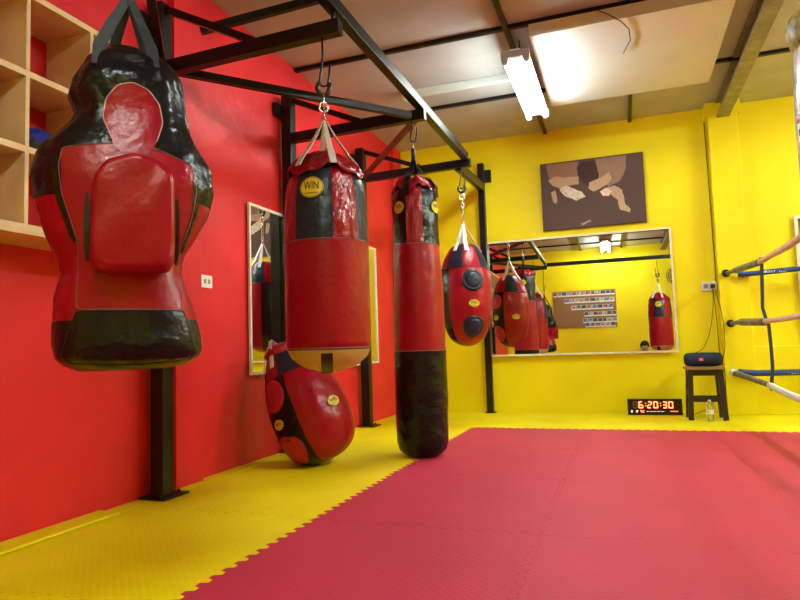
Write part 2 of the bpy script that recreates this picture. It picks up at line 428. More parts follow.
# ------------------------------------------------------------------ bag rack
rk = thing('bag_rack', 'black welded steel punch bag rack along the red wall', 'rack', (-2.40, 2.78, 0))
def rp(x, y, z): return (x+2.40, y-2.78, z)
ARM = [(1.33, 2.40), (2.78, 2.385), (4.22, 2.43), (5.66, 2.465)]
for y, z in ARM:
    bm = bmesh.new(); bar(bm, rp(-2.40, y, .008), rp(-2.40, y, 2.77), .085, .085)
    bx(bm, rp(-2.435, y-.035, 2.768), rp(-2.365, y+.035, 2.778))
    obj('post', bm, M_steel, rk, bevel=.004)
    bm = box(rp(-2.475+.002, y-.10, 0.0035), rp(-2.30, y+.10, .012))
    for dx, dy in ((-.04+.09, .075), (-.04+.09, -.075)): tube(bm, [rp(-2.40+dx, y+dy, .012), rp(-2.40+dx, y+dy, .026)], .009, 6)
    obj('base_plate', bm, M_steel, rk)
    bm = bmesh.new(); bx(bm, rp(-2.478, y-.11, 2.60), rp(-2.444, y+.06, 2.70)); tube(bm, [rp(-2.455, y-.085, 2.65), rp(-2.43, y-.085, 2.65)], .012, 6)
    obj('wall_bracket', bm, M_steel, rk)
    bm = bmesh.new(); bar(bm, rp(-2.36, y, z), rp(-1.27, y, z+.02), .06, .075)
    obj('arm', bm, M_steel, rk, bevel=.003)
    bm = bmesh.new(); bar(bm, rp(-2.36, y, 2.735), rp(-1.78, y, z+.045), .035, .04)
    obj('stay', bm, M_steel, rk)
    obj('spacer_bolt', tube(bmesh.new(), [rp(-1.31, y, z+.04), rp(-1.31, y, 2.52)], .012, 8), M_steel, rk)
bm = bmesh.new(); bar(bm, rp(-1.31, 1.29, 2.52), rp(-1.31, 5.62, 2.535), .06, .07)
obj('long_beam', bm, M_steel, rk, bevel=.003)
bm = bmesh.new(); bar(bm, rp(-1.40, 5.66, 2.47), rp(-1.425, 6.87, 2.55), .055, .09)
obj('end_beam', bm, M_steel, rk, bevel=.003)
bm = bmesh.new(); bar(bm, rp(-1.435, 6.90, .004), rp(-1.435, 6.90, 2.83), .07, .07)
bx(bm, rp(-1.40, 6.93, 2.62), rp(-1.33, 6.975, 2.76)); bx(bm, rp(-1.49, 6.86, 0.0), rp(-1.38, 6.96, .012))
obj('post', bm, M_steel, rk, bevel=.003)['label'] = 'end post standing by the back wall mirror'
for (a, b_) in (((-2.34, 5.58, 2.455), (-1.36, 4.28, 2.45)), ):
    bm = bmesh.new(); bar(bm, rp(*a), rp(*b_), .035, .04); obj('cross_brace', bm, M_brown, rk)['label'] = 'brown diagonal brace'
for (a, b_) in (((-2.34, 2.84, 2.395), (-1.36, 4.14, 2.43)), ((-2.34, 2.72, 2.395), (-1.36, 1.40, 2.42))):
    bm = bmesh.new(); bar(bm, rp(*a), rp(*b_), .04, .045); obj('cross_brace', bm, M_steel, rk)
bm = bmesh.new(); bar(bm, rp(-1.27, 1.33, 2.47), rp(1.35, 1.33, 2.47), .06, .07)
obj('cross_beam', bm, M_steel, rk, bevel=.003)
bm = tube(bmesh.new(), [rp(1.30, 1.33, 2.50), rp(1.30, 1.33, 3.13)], .012, 8); obj('drop_rod', bm, M_steel, rk)
bm = bmesh.new(); bar(bm, rp(-2.478, 3.24, 2.86), rp(-1.62, 3.68, 3.17), .04, .05); obj('ceiling_tie', bm, M_steel, rk)

# ------------------------------------------------------------------ punch bags
def wobble(seed, a=0.012, az=0.01):
    def f(th, z):
        return a*noise.noise(Vector((math.cos(th)*1.6+seed, math.sin(th)*1.6, z*4.0)))*1.6 + az*noise.noise(Vector((math.cos(th)*4, math.sin(th)*4+seed, z*11)))
    return f
def cyl_mapper(rf, th0, z0):
    def m(u, v, o):
        z = z0+v; r = rf(z)+o; th = th0+u/rf(z0)
        return Vector((r*math.sin(th), -r*math.cos(th), z))
    return m
def seam_ring(rf, z, r=0.003, off=0.001):
    return tube(bmesh.new(), [((rf(z)+off)*math.sin(2*PI*k/60), -(rf(z)+off)*math.cos(2*PI*k/60), z) for k in range(60)], r, 5, True)
def cam_rot(x, y, extra=0):
    # local -Y of the bag faces the open floor where the camera stands
    return math.atan2(-y, -x)+PI/2+extra

def make_wide_bag(x, y, label):
    t = thing('punch_bag', label, 'punch bag', (x, y, 0), cam_rot(x, y), 'heavy punch bags')
    rf = prof_fn([(0, .207), (.77, .207), (.85, .210), (1.285, .208), (1.42, .206), (1.54, .198), (1.61, .185), (1.66, .15), (1.68, .12)])
    wb = wobble(1.3, .012, .008)
    prof = [(.765+.0001, .200)]+[(.77+(.52/14)*i, rf(.77+(.52/14)*i)) for i in range(15)]
    obj('lower_shell', lathe(bmesh.new(), prof, 72, wob=wb, capt=False, capb=False), M_rv, t)['label'] = 'plain red vinyl lower shell'
    zs = [1.288+.39*i/14 for i in range(15)]
    def pm(th, z):
        a = (th+45) % 90
        return 1 if a > 54 else 0
    obj('panelled_top', lathe(bmesh.new(), [(z, rf(z)+.001) for z in zs], 120, mi=pm, wob=wobble(4.2, .02, .02), capt=True, capb=False), [M_navy, M_rv2], t)['label'] = 'tapering upper shell of navy and red panels'
    # rounded underside
    bm = bmesh.new()
    lathe(bm, [(.655, .012), (.66, .055), (.675, .11), (.70, .155), (.73, .188), (.765, .204)], 60, capt=False)
    obj('underside', bm, M_cream, t)['label'] = 'cream mesh rounded underside'
    uf = lambda r_: next((z0+(z1-z0)*(r_-q0)/(q1-q0) for (z0, q0), (z1, q1) in zip(UP, UP[1:]) if q0 <= r_ <= q1), .765)
    UP = [(.655, 0), (.66, .055), (.675, .11), (.70, .155), (.73, .188), (.765, .204)]
    pts = [(-.012, v, uf(abs(v))-.004) for v in [-.198+.396*k/20 for k in range(21)]]
    obj('underside_band', strap(bmesh.new(), pts, .055, .004, (1, 0, 0)), M_dpipe, t)['label'] = 'black band across the underside'
    obj('seam', seam_ring(rf, 1.288), M_pipe, t); obj('seam', seam_ring(rf, .772, .004), M_pipe, t)
    # red skirt folded over the shoulder
    bm = bmesh.new(); N = 60; rings = []
    for (r, z) in ((.03, 1.765), (.06, 1.75), (.10, 1.725), (.14, 1.695), (.170, 1.665), (.192, 1.63), (.182, 1.63)):
        ring = []
        for k in range(N):
            th = 2*PI*k/N; dz = (0.022*math.sin(4*th+0.9)+.012*math.sin(9*th))*min(1, r/.15)
            ring.append(bm.verts.new((r*math.sin(th), -r*math.cos(th), z+dz)))
        rings.append(ring)
    for i in range(len(rings)-1):
        for k in range(N): bm.faces.new((rings[i][k], rings[i][(k+1) % N], rings[i+1][(k+1) % N], rings[i+1][k])).smooth = True
    bm.faces.new(rings[0])
    obj('shoulder_skirt', bm, M_rv2, t)['label'] = 'crumpled red flap over the shoulders'
    for th in (R(-42), R(12), R(100), R(190)):
        d = Vector((math.sin(th), -math.cos(th), 0)); s = Vector((math.cos(th), math.sin(th), 0))
        obj('strap', strap(bmesh.new(), [d*.012+Vector((0, 0, 1.925)), d*.06+Vector((0, 0, 1.84)), d*.12+Vector((0, 0, 1.755)), d*.160+Vector((0, 0, 1.71)), d*.196+Vector((0, 0, 1.655)), d*.226+Vector((0, 0, 1.585))][:5], [.012, .024, .03, .034, .034], .004, s), M_web, t)['label'] = 'white webbing strap'
    hk = obj('hook', tube(bmesh.new(), hook_pts(2.375, 2.11), .0055, 8), M_steel, t)
    bm = bmesh.new()
    tube(bm, [(-.02, 0, 2.13), (-.032, 0, 2.10), (-.02, 0, 2.07), (.0, 0, 2.06), (.02, 0, 2.07), (.032, 0, 2.10), (.03, 0, 2.13)], .013, 8)
    obj('carabiner', bm, M_dark, t)
    bm = bmesh.new(); link_chain(bm, (0, 0, 2.065), (0, 0, 2.0), 1, .014, .005)
    for k in range(1): tube(bm, [(.022*math.cos(a*PI/8), 0, 2.0+.026*math.sin(a*PI/8)) for a in range(16)], .0065, 8, True)
    link_chain(bm, (0, 0, 1.98), (0, 0, 1.915), 2, .010, .004)
    obj('swivel_chain', bm, M_chrome, t)
    badge(t, cyl_mapper(lambda z: rf(z)+.006, R(-19), 1.535), .118, .104)
    return t
make_wide_bag(-1.375, 2.78, 'wide red and navy punch bag with cream underside, hanging nearest the left wall mirror')
b5 = copy_tree([o for o in C.objects if o.name == 'punch_bag'][0])
b5.location = (.76, 1.33, 0.03); b5.rotation_euler = (0, 0, R(208))
b5['label'] = 'red and navy punch bag seen at the right end of the back mirror'

def make_long_bag(x, y):
    t = thing('punch_bag', 'long slim red and black punch bag that nearly touches the floor', 'punch bag', (x, y, 0), cam_rot(x, y), 'heavy punch bags')
    rf = prof_fn([(0.0, .10), (.02, .135), (.05, .166), (.10, .180), (.4, .187), (.74, .184), (1.1, .180), (1.48, .164), (1.6, .158), (1.8, .156), (1.88, .148)])
    t.location.x = x
    obj('lower_shell', lathe(bmesh.new(), [(.008, .06)]+[(z, rf(z)) for z in (.012, .025, .05, .075, .10, .16, .25, .35, .45, .55, .65, .735)], 60, wob=wobble(9, .014, .006), capt=False), M_black, t)['label'] = 'black vinyl lower half'
    obj('middle_shell', lathe(bmesh.new(), [(.735+.745*i/16, rf(.735+.745*i/16)+.002) for i in range(17)], 60, wob=wobble(12, .012, .006), capt=False, capb=False), M_rv, t)['label'] = 'red vinyl middle section'
    def pm(th, z): return 1 if (th % 120) < 32 or (th % 120) > 94 else 0
    obj('panelled_top', lathe(bmesh.new(), [(1.482+.40*i/16, rf(1.482+.40*i/16)+.003) for i in range(17)]+[(1.90, .10)], 120, mi=lambda th, z: 1 if ((th+24) % 180) < 42 else 0, wob=wobble(15, .03, .04), capb=False), [M_black, M_rv2], t)['label'] = 'crumpled black upper section with a red strip'
    obj('seam', seam_ring(rf, 1.482, .003, .004), M_pipe, t); obj('seam', seam_ring(rf, .736, .003, .002), M_pipe, t)
    bm = tube(bmesh.new(), [(rf(1.1)*math.sin(R(-72)), -rf(1.1)*math.cos(R(-72)), z) for z in (.74, .9, 1.1, 1.3, 1.47)], .0025, 5); obj('seam', bm, M_pipe, t)
    bm = bmesh.new(); N = 60; rings = []
    for (r, z) in ((.02, 1.985), (.06, 1.98), (.10, 1.965), (.135, 1.935), (.156, 1.90), (.15, 1.885)):
        rings.append([bm.verts.new((r*math.sin(2*PI*k/N), -r*math.cos(2*PI*k/N), z+.016*math.sin(5*2*PI*k/N)*min(1, r/.1)+.010*math.sin(11*2*PI*k/N)*min(1, r/.1))) for k in range(N)])
    for i in range(len(rings)-1):
        for k in range(N): bm.faces.new((rings[i][k], rings[i][(k+1) % N], rings[i+1][(k+1) % N], rings[i+1][k])).smooth = True
    bm.faces.new(rings[0]); obj('shoulder_skirt', bm, M_rv2, t)['label'] = 'crumpled red collar'
    for th in (R(-20), R(70), R(160), R(250)):
        d = Vector((math.sin(th), -math.cos(th), 0)); s = Vector((math.cos(th), math.sin(th), 0))
        obj('strap', strap(bmesh.new(), [d*.008+Vector((0, 0, 2.14)), d*.02+Vector((0, 0, 2.08)), d*.07+Vector((0, 0, 2.01)), d*.125+Vector((0, 0, 1.965)), d*.168+Vector((0, 0, 1.90)), d*.172+Vector((0, 0, 1.82))], [.014, .02, .036, .04, .042, .042], .004, s), M_black, t)['label'] = 'black strap'
    obj('hook', tube(bmesh.new(), hook_pts(2.41, 2.245, .018), .006, 8), M_steel, t)
    bm = bmesh.new(); link_chain(bm, (0, 0, 2.262), (0, 0, 2.20), 1, .012, .0045); obj('ring', bm, M_chrome, t)
    bm = bmesh.new(); tube(bm, [(0, 0, 2.20), (0, 0, 2.12)], .016, 10); obj('strap_sleeve', bm, M_dark, t)
    badge(t, cyl_mapper(lambda z: rf(z)+.010, R(-44), 1.745), .10, .088)
    badge(t, cyl_mapper(lambda z: rf(z)+.010, R(60), 1.745), .10, .088)
    badge(t, cyl_mapper(lambda z: rf(z)+.010, R(160), 1.765), .10, .088)
    badge(t, cyl_mapper(lambda z: rf(z)+.010, R(200), 1.765), .10, .088)
    return t
make_long_bag(-1.365, 4.2)

def pad_disc(parent, rf, th0, z0, r, m, h=.018):
    mp = cyl_mapper(rf, th0, z0); bm = bmesh.new(); N = 32; rings = []
    for rr, hh in ((1.0, .001), (.98, h*.7), (.90, h), (.78, h*1.05), (.74, h*.8), (.70, h*1.05), (.4, h*1.15)):
        rings.append([bm.verts.new(mp(rr*r*math.cos(2*PI*k/N), rr*r*math.sin(2*PI*k/N), hh)) for k in range(N)])
    c = bm.verts.new(mp(0, 0, h*1.2))
    for i in range(len(rings)-1):
        for k in range(N): bm.faces.new((rings[i][k], rings[i][(k+1) % N], rings[i+1][(k+1) % N], rings[i+1][k])).smooth = True
    for k in range(N): bm.faces.new((rings[-1][k], rings[-1][(k+1) % N], c)).smooth = True
    o = obj('target_pad', bm, m, parent)
    obj('pad_rim', tube(bmesh.new(), [mp(r*1.01*math.cos(2*PI*k/N), r*1.01*math.sin(2*PI*k/N), .002) for k in range(N)], .0028, 5, True), M_dpipe if m == M_navy else M_rv, o)
    return o
def make_tear_bag(name_label, L, Rm, zb, pads=((17, 'navy'), (210, 'red')), badges=(17, 142, 210, 262), flat=.018):
    """teardrop bag in local coordinates with its lowest point at z=zb"""
    t = thing('teardrop_bag', name_label, 'punch bag', (0, 0, 0), 0, 'teardrop punch bags')
    k = L/.955
    ctrl = [(0, .01), (.012, .07), (.05, .135), (.10, .172), (.20, .212), (.34, .235), (.50, .240), (.62, .236), (.715, .222), (.80, .195), (.87, .160), (.93, .118), (.955, .07)]
    if L < .9: ctrl = [(0, .01), (.010, .09), (.045, .155), (.10, .200), (.20, .232), (.31, .243), (.44, .238), (.57, .221), (.70, .188), (.80, .155), (.88, .122), (.93, .095), (.955, .06)]
    ctrl = [(zb+z*k, r*Rm/.24) for z, r in ctrl]
    prof = smooth_prof(ctrl, 48); rf = prof_fn(prof)
    zs = zb+.715*k
    low = [p for p in prof if p[0] <= zs]+[(zs, rf(zs))]; up = [(zs, rf(zs))]+[p for p in prof if p[0] > zs]
    def pm(th, z):
        return 1 if 180 < th % 360 < 320 else 0
    wb = wobble(L*7, .014, .012) if L > .9 else wobble(L*7, .016, .022)
    obj('lower_shell', lathe(bmesh.new(), low, 144, mi=pm, wob=wb, capt=False), [M_rv, M_black], t)['label'] = 'red and black panelled body'
    obj('panelled_top', lathe(bmesh.new(), up, 144, mi=lambda th, z: 0 if ((th+5) % 90) < 45 else 1, wob=wb, capb=False), [M_rv, M_navy], t)['label'] = 'tapering top of red and navy panels'
    obj('seam', seam_ring(rf, zs, .003, .002), M_dpipe, t)
    zu, zl, zm = zb+.595*k, zb+.175*k, zb+.385*k
    for a, c_ in pads:
        for z_ in (zu, zl): pad_disc(t, rf, R(a), z_, .098*Rm/.24, M_navy if c_ == 'navy' else M_rv3, flat)
    for a in badges:
        badge(t, cyl_mapper(lambda z: rf(z)+.006, R(a), zm), .105, .070)
    return t, rf, k
t4, rf4, k4 = make_tear_bag('hanging red teardrop bag with round navy pads, near the back corner', .955, .24, .752)
t4.location = (-1.365, 5.65, 0); t4.rotation_euler = (0, 0, cam_rot(-1.365, 5.65))
for th in (R(-32), R(8), R(100), R(190)):
    d = Vector((math.sin(th), -math.cos(th), 0)); s = Vector((math.cos(th), math.sin(th), 0))
    obj('strap', strap(bmesh.new(), [d*.012+Vector((0, 0, 1.90)), d*.06+Vector((0, 0, 1.80)), d*.105+Vector((0, 0, 1.715)), d*.142+Vector((0, 0, 1.665)), d*.165+Vector((0, 0, 1.63))], [.014, .03, .036, .036, .036], .004, s), M_web, t4)['label'] = 'white webbing strap'
obj('hook', tube(bmesh.new(), hook_pts(2.45, 2.24, .018), .006, 8), M_steel, t4)
obj('carabiner', tube(bmesh.new(), [(-.02, 0, 2.27), (-.034, 0, 2.24), (-.02, 0, 2.215), (0, 0, 2.205), (.02, 0, 2.215), (.034, 0, 2.24), (.03, 0, 2.27)], .013, 8), M_dark, t4)
bm = bmesh.new(); tube(bm, [(.024*math.cos(a*PI/8), 0, 2.165+.030*math.sin(a*PI/8)) for a in range(16)], .007, 8, True); link_chain(bm, (0, 0, 2.145), (0, 0, 1.895), 6, .013, .0045)
obj('chain', bm, M_chrome, t4)

# leaning bag: axis from its foot on the mat to its neck on the wall
tl, rfl, kl = make_tear_bag('red and black teardrop bag leaning against the red wall on the yellow mats', .84, .262, 0.0, pads=((287, 'red'),), badges=(17, 287), flat=.006)
B = Vector((-1.885, 3.78, .075)); T = Vector((-2.185, 3.74, .78))
ax = (T-B).normalized()
rot = Vector((0, 0, 1)).rotation_difference(ax).to_matrix() @ Matrix.Rotation(cam_rot(-2.1, 3.9)+R(22), 3, 'Z')
M_ = Matrix.Translation(B) @ rot.to_4x4()
low = min((M_ @ v.co).z for o_ in C.objects if o_.parent == tl and o_.type == 'MESH' for v in o_.data.vertices)
M_ = Matrix.Translation((0, 0, .001-low)) @ M_
left_ = min((M_ @ v.co).x for o_ in C.objects if o_.parent == tl and o_.type == 'MESH' for v in o_.data.vertices)
M_ = Matrix.Translation((max(0, XW+.03-left_), 0, 0)) @ M_
print('LEAN', low, left_)
tl.matrix_world = M_
for th, sw in ((R(-60), .03), (R(-100), .0), (R(40), .02), (R(150), .0)):
    d = Vector((math.sin(th), -math.cos(th), 0)); s = Vector((math.cos(th), math.sin(th), 0))
    obj('strap', strap(bmesh.new(), [d*.02+Vector((0, 0, .815)), d*.09+Vector((0, 0, .855+sw)), d*.135+Vector((0, 0, .81)), d*.150+Vector((0, 0, .76)), d*.182+Vector((0, 0, .70))], .032, .004, s), M_web, tl)['label'] = 'slack white webbing strap'
bm = bmesh.new(); lathe(bm, [(.77, .135), (.80, .145), (.835, .12), (.845, .05)], 40, wob=wobble(31, .15, .15), capb=False)
obj('collar', bm, M_rv2, tl)

# ------------------------------------------------------------------ torso-shaped bag
QX, QY = -1.36, 1.40
tb = thing('torso_punch_bag', 'large body-shaped red and black punch bag with a raised belly pad', 'punch bag', (QX, QY, 0), cam_rot(QX, QY), 'heavy punch bags')
LEFT = [(1.663,-.026),(1.655,-.055),(1.622,-.089),(1.563,-.124),(1.514,-.136),(1.464,-.118),(1.425,-.135),(1.395,-.160),(1.36,-.195),(1.331,-.214),(1.273,-.223),(1.195,-.210),(1.096,-.182),(1.03,-.155),(.995,-.147),(.96,-.157),(.929,-.166),(.854,-.169),(.80,-.168),(.765,-.160),(.742,-.135),(.728,-.10)]
RIGHT = [(1.673,.06),(1.655,.115),(1.619,.158),(1.583,.175),(1.515,.184),(1.464,.188),(1.434,.194),(1.375,.227),(1.315,.262),(1.253,.268),(1.176,.246),(1.113,.210),(1.059,.178),(1.02,.170),(.98,.172),(.929,.193),(.869,.212),(.82,.222),(.778,.225),(.757,.215),(.735,.17),(.728,.12)]
DEP = prof_fn(sorted([(1.673,.04),(1.63,.09),(1.56,.118),(1.46,.118),(1.36,.135),(1.25,.155),(1.1,.150),(1.0,.140),(.9,.150),(.80,.158),(.76,.150),(.735,.10),(.728,.06)]))
lf = prof_fn(sorted(LEFT)); rfn = prof_fn(sorted(RIGHT))
def sec(z):
    l, r = lf(z), rfn(z); return (l+r)/2+.0, (r-l)/2, DEP(z)
def front(u, z, o=0.0):
    c, a, d = sec(z); q = min(.995, abs((u-c)/a)); p = 2.4
    return Vector((u, -(d*(1-q**p)**(1/p)+o), z))
def side_bulge(th, z):
    return 1+(.02+max(0, min(.05, (z-1.3)*.25)))*noise.noise(Vector((math.cos(th)*2, math.sin(th)*2, z*6)))+(.012+max(0, min(.03, (z-1.3)*.2)))*noise.noise(Vector((math.cos(th)*5, math.sin(th)*5, z*14)))
bm = bmesh.new(); N = 120; rings = []; zs = [.728+(1.673-.728)*i/110 for i in range(111)]
for z in zs:
    c, a, d = sec(z); ring = []
    for k in range(N):
        th = 2*PI*k/N; s_, c_ = math.sin(th), -math.cos(th); p = 2.4
        rr = (abs(s_)**p+abs(c_)**p)**(-1/p)*side_bulge(th, z)
        ring.append(bm.verts.new((c+a*rr*s_, d*rr*c_, z)))
    rings.append(ring)
for i in range(len(rings)-1):
    z = (zs[i]+zs[i+1])/2
    mi = 0 if z > 1.20 else (1 if z > .862 else 0)
    for k in range(N):
        f = bm.faces.new((rings[i][k], rings[i][(k+1) % N], rings[i+1][(k+1) % N], rings[i+1][k])); f.material_index = mi; f.smooth = True
bm.faces.new(rings[0][::-1]); bm.faces.new(rings[-1])
obj('body', bm, [M_black, M_rv], tb)['label'] = 'black and red vinyl body'
def rounded(poly, n=5, rad=.25):
    out = []; L = len(poly)
    for i in range(L):
        p0, p1, p2 = Vector(poly[i-1]), Vector(poly[i]), Vector(poly[(i+1) % L])
        a = p1+(p0-p1)*rad; b = p1+(p2-p1)*rad
        for k in range(n+1):
            t = k/n; out.append(((1-t)**2*a+2*t*(1-t)*p1+t*t*b)[:])
    return out
def dens(poly, step=.012):
    out = []
    for i in range(len(poly)):
        a, b = Vector(poly[i]), Vector(poly[(i+1) % len(poly)]); m = max(1, int((b-a).length/step))
        for k in range(m): out.append((a+(b-a)*k/m)[:])
    return out
def patch(name, poly, m, off, parent, label=None, pipe=M_pipe, dome=0.0, edge=0.0, pr=.0016, rad=.25, skip=None):
    P = dens(rounded(poly, 5, rad)); n = len(P)
    cx = sum(p[0] for p in P)/n; cz = sum(p[1] for p in P)/n
    bm = bmesh.new(); prev = None; rs = (1.0, .985, .96, .9, .8, .65, .5, .35, .2) ; first = None
    if edge > 0: rs = (1.0, 1.0)+rs[1:]
    for j, s in enumerate(rs):
        if edge > 0 and j == 0: h = -.02
        else: h = off+dome*(1-s**6)
        ring = [bm.verts.new(front(cx+(p[0]-cx)*s, cz+(p[1]-cz)*s, h)) for p in P]
        if prev:
            for k in range(n): bm.faces.new((prev[k], prev[(k+1) % n], ring[(k+1) % n], ring[k])).smooth = True
        prev = ring
    c = bm.verts.new(front(cx, cz, off+dome))
    for k in range(n): bm.faces.new((prev[k], prev[(k+1) % n], c)).smooth = True
    o = obj(name, bm, m, parent)
    if label: o['label'] = label
    if pipe:
        Q = [p for p in P if not (skip and skip(p))]
        if len(Q) < len(P):
            k0 = next(i for i in range(n) if skip(P[i-1]) and not skip(P[i])); Q = [P[(k0+i) % n] for i in range(n) if not skip(P[(k0+i) % n])]
        obj('piping', tube(bmesh.new(), [front(p[0], p[1], off+.001) for p in Q], pr, 5, len(Q) == len(P)), pipe, o)
    return o
patch('torso_panel', [(-.012,1.345),(-.138,1.326),(-.146,1.275),(-.138,1.20),(-.098,1.065),(-.10,1.0),(-.102,.892),(.164,.891),(.160,1.0),(.156,1.06),(.186,1.141),(.203,1.229),(.190,1.306),(.086,1.342)], M_rv, .006, tb, 'red chest and belly panel', rad=.12, skip=lambda p: p[1] > 1.30 and -.014 < p[0] < .088)
patch('face_panel', [(-.012,1.33),(-.022,1.365),(-.042,1.42),(-.034,1.475),(-.005,1.515),(.035,1.528),(.075,1.512),(.104,1.475),(.112,1.42),(.098,1.37),(.085,1.33),(.06,1.315),(.01,1.315)], M_rv, .008, tb, 'red oval panel where the face would be', pipe=M_pale, pr=.0018, skip=lambda p: p[1] < 1.345)
for pl in ([(-.158,1.32),(-.140,1.325),(-.150,1.25),(-.138,1.20),(-.100,1.075),(-.112,1.07),(-.152,1.19),(-.163,1.25)], [(.192,1.30),(.210,1.29),(.217,1.22),(.200,1.15),(.166,1.055),(.156,1.06),(.186,1.141),(.202,1.229)]):
    patch('side_gusset', pl, M_black, .008, tb, 'black band at the arm seam', pipe=None)
# black trapezoid hem
patch('hem_panel', [(-.102,.889),(.166,.889),(.196,.775),(.185,.752),(.05,.742),(-.12,.752),(-.140,.772)], M_black, .007, tb, 'black panel at the hem', pipe=M_dpipe, rad=.06)
# belly pad: deep rounded cushion
P0 = [(-.062,1.19),(-.056,1.235),(-.030,1.280),(.035,1.302),(.098,1.288),(.132,1.25),(.136,1.19),(.136,1.03),(.120,.992),(-.045,.988),(-.068,1.024)]
PP = dens(rounded(P0, 5, .3)); n_ = len(PP); cx = .034; cz = 1.14
bm = bmesh.new(); prev = None
flat = -(DEP(1.14)+.075)
for s, h in ((1.0, 0.0), (1.03, .25), (1.03, .6), (1.0, .85), (.95, .97), (.88, 1.0), (.6, 1.04), (.3, 1.06)):
    ring = []
    for p in PP:
        u, z = cx+(p[0]-cx)*s, cz+(p[1]-cz)*s
        y0 = front(u, z, 0).y; y1 = flat+.02*(z-1.14)-.0*u
        q = Vector((u, y0+(y1-y0)*h, z)); q.y += .010*noise.noise(Vector((u*14, z*10, 3)))
        ring.append(bm.verts.new(q))
    if prev:
        for k in range(n_): bm.faces.new((prev[k], prev[(k+1) % n_], ring[(k+1) % n_], ring[k])).smooth = True
    prev = ring
c = bm.verts.new((cx, flat-.006, cz))
for k in range(n_): bm.faces.new((prev[k], prev[(k+1) % n_], c)).smooth = True
pad = obj('belly_pad', bm, M_rv, tb); pad['label'] = 'thick raised red cushion on the belly'
for sgn, u in ((-1, -.078), (1, .148)):
    obj('pad_gusset', strap(bmesh.new(), [front(u, z, .009) for z in (1.20, 1.15, 1.10, 1.05, 1.02)], [.006, .013, .014, .012, .004], .006, (1, 0, 0)), M_dpipe, tb)['label'] = 'black gusset beside the belly pad'
def fm(u, v, o):
    q = front(.03+u, 1.27+v, o+.004); return Vector((-q.x+.06, -q.y, q.z))
badge(tb, fm, .10, .08)
# hanging straps and hook
bm = None
for (u, y, zt) in ((-.052, -.07, 1.64), (.085, -.07, 1.655), (-.03, .08, 1.62), (.09, .08, 1.64)):
    obj('strap', strap(bmesh.new(), [(u*1.05, y*1.35, zt-.06), (u, y, zt+.005), (u*.62+.010, y*.6, 1.73), (.026, y*.12, 1.84), (.026, 0, 1.90)], [.034, .034, .030, .024, .018], .004, (1, .15, 0)), M_bweb, tb)['label'] = 'black hanging strap'
obj('hook', tube(bmesh.new(), [(p[0]+.027, p[1], p[2]) for p in hook_pts(2.38, 1.93, .020)], .006, 8), M_steel, tb)
bm = bmesh.new(); link_chain(bm, (.027, 0, 1.96), (.027, 0, 1.885), 1, .016, .006); obj('ring', bm, M_chrome, tb)

# ------------------------------------------------------------------ wrapped bag at the right edge
wbg = thing('wrapped_bag', 'bag in crinkled clear plastic with patterned top at the right edge', 'punch bag', (1.175, 4.0, 0), 0)
obj('body', lathe(bmesh.new(), smooth_prof([(1.44, .02), (1.45, .12), (1.50, .175), (1.7, .186), (2.0, .182), (2.3, .178), (2.40, .15), (2.42, .05)], 40), 56, wob=wobble(44, .03, .04)), M_plastic, wbg)
obj('top', lathe(bmesh.new(), smooth_prof([(2.36, .10), (2.40, .17), (2.48, .20), (2.56, .19), (2.62, .10), (2.63, .02)], 24), 40, wob=wobble(46, .03, .03)), M_camo, wbg)['label'] = 'yellow and black patterned top'
obj('hanging_rope', tube(bmesh.new(), [(0, 0, 2.6), (0, 0, 3.13-.0)], .012, 8), M_bweb, wbg)
def wm(u, v, o):
    th = R(-72)+u/.185; return Vector(((.187+o)*math.sin(th), -(.187+o)*math.cos(th), 1.93+v))
bm = bmesh.new(); bm.faces.new([bm.verts.new(wm(x, y, .004)) for x, y in ((-.03, -.09), (.03, -.09), (.03, .06), (-.03, .06))]); obj('tag', bm, M_white, wbg)
bm = bmesh.new(); bm.faces.new([bm.verts.new(wm(x, y, .006)) for x, y in ((-.03, .015), (.03, .015), (.03, .06), (-.03, .06))]); obj('tag_stripe', bm, M_rv, wbg)
bm = bmesh.new(); bm.faces.new([bm.verts.new(wm(x, y, .006)) for x, y in ((-.015, -.06), (.015, -.06), (.015, -.02), (-.015, -.02))]); obj('tag_mark', bm, M_ink, wbg)

# ------------------------------------------------------------------ cubby shelf on the red wall
sh = thing('cubby_shelf', 'pale pine cubby shelf mounted on the red wall', 'shelf', (XW, 1.79, 1.30))
ZB = [1.295, 1.612, 1.925, 2.262]; YD = [.83, 1.15, 1.47, 1.79, 2.11, 2.43]; XF = -2.21
for z in ZB:
    hgt = .045 if z == ZB[0] else .016
    obj('shelf_board', box((.002, YD[0]-1.79, z-hgt/2-.01-1.30), (XF-XW, YD[-1]-1.79, z+.008-1.30)), M_wood, sh, bevel=.001)
for y in YD:
    for a, b_ in zip(ZB, ZB[1:]):
        obj('divider', box((.002, y-.009-1.79, a+.008-1.30), (XF-XW+.0012, y+.009-1.79, b_-.018-1.30)), M_wood, sh, bevel=.001)
def bundle(loc, sc, m, label, seed):
    bm = bmesh.new(); bmesh.ops.create_icosphere(bm, subdivisions=4, radius=1)
    for v in bm.verts:
        k = 1+.35*noise.noise(v.co*1.7+Vector((seed, 0, 0)))+.12*noise.noise(v.co*5+Vector((seed, 2, 0)))
        v.co = Vector((v.co.x*sc[0]*k, v.co.y*sc[1]*k, max(-.75, v.co.z*k)*sc[2]))
    zmin = min(v.co.z for v in bm.verts)
    for v in bm.verts: v.co.z -= zmin
    return tag(obj('folded_clothes', bm, m, loc=loc, smooth=True), label, 'clothing')
bundle((-2.36, 1.945, 1.623), (.07, .10, .075), M_bundle, 'crumpled blue cloth bundle in a middle-row cubby of the shelf', 3.1)
bundle((-2.262, 1.868, 1.623), (.03, .04, .03), M_dcloth, 'small black cloth in front of the blue bundle in the cubby', 5.2)
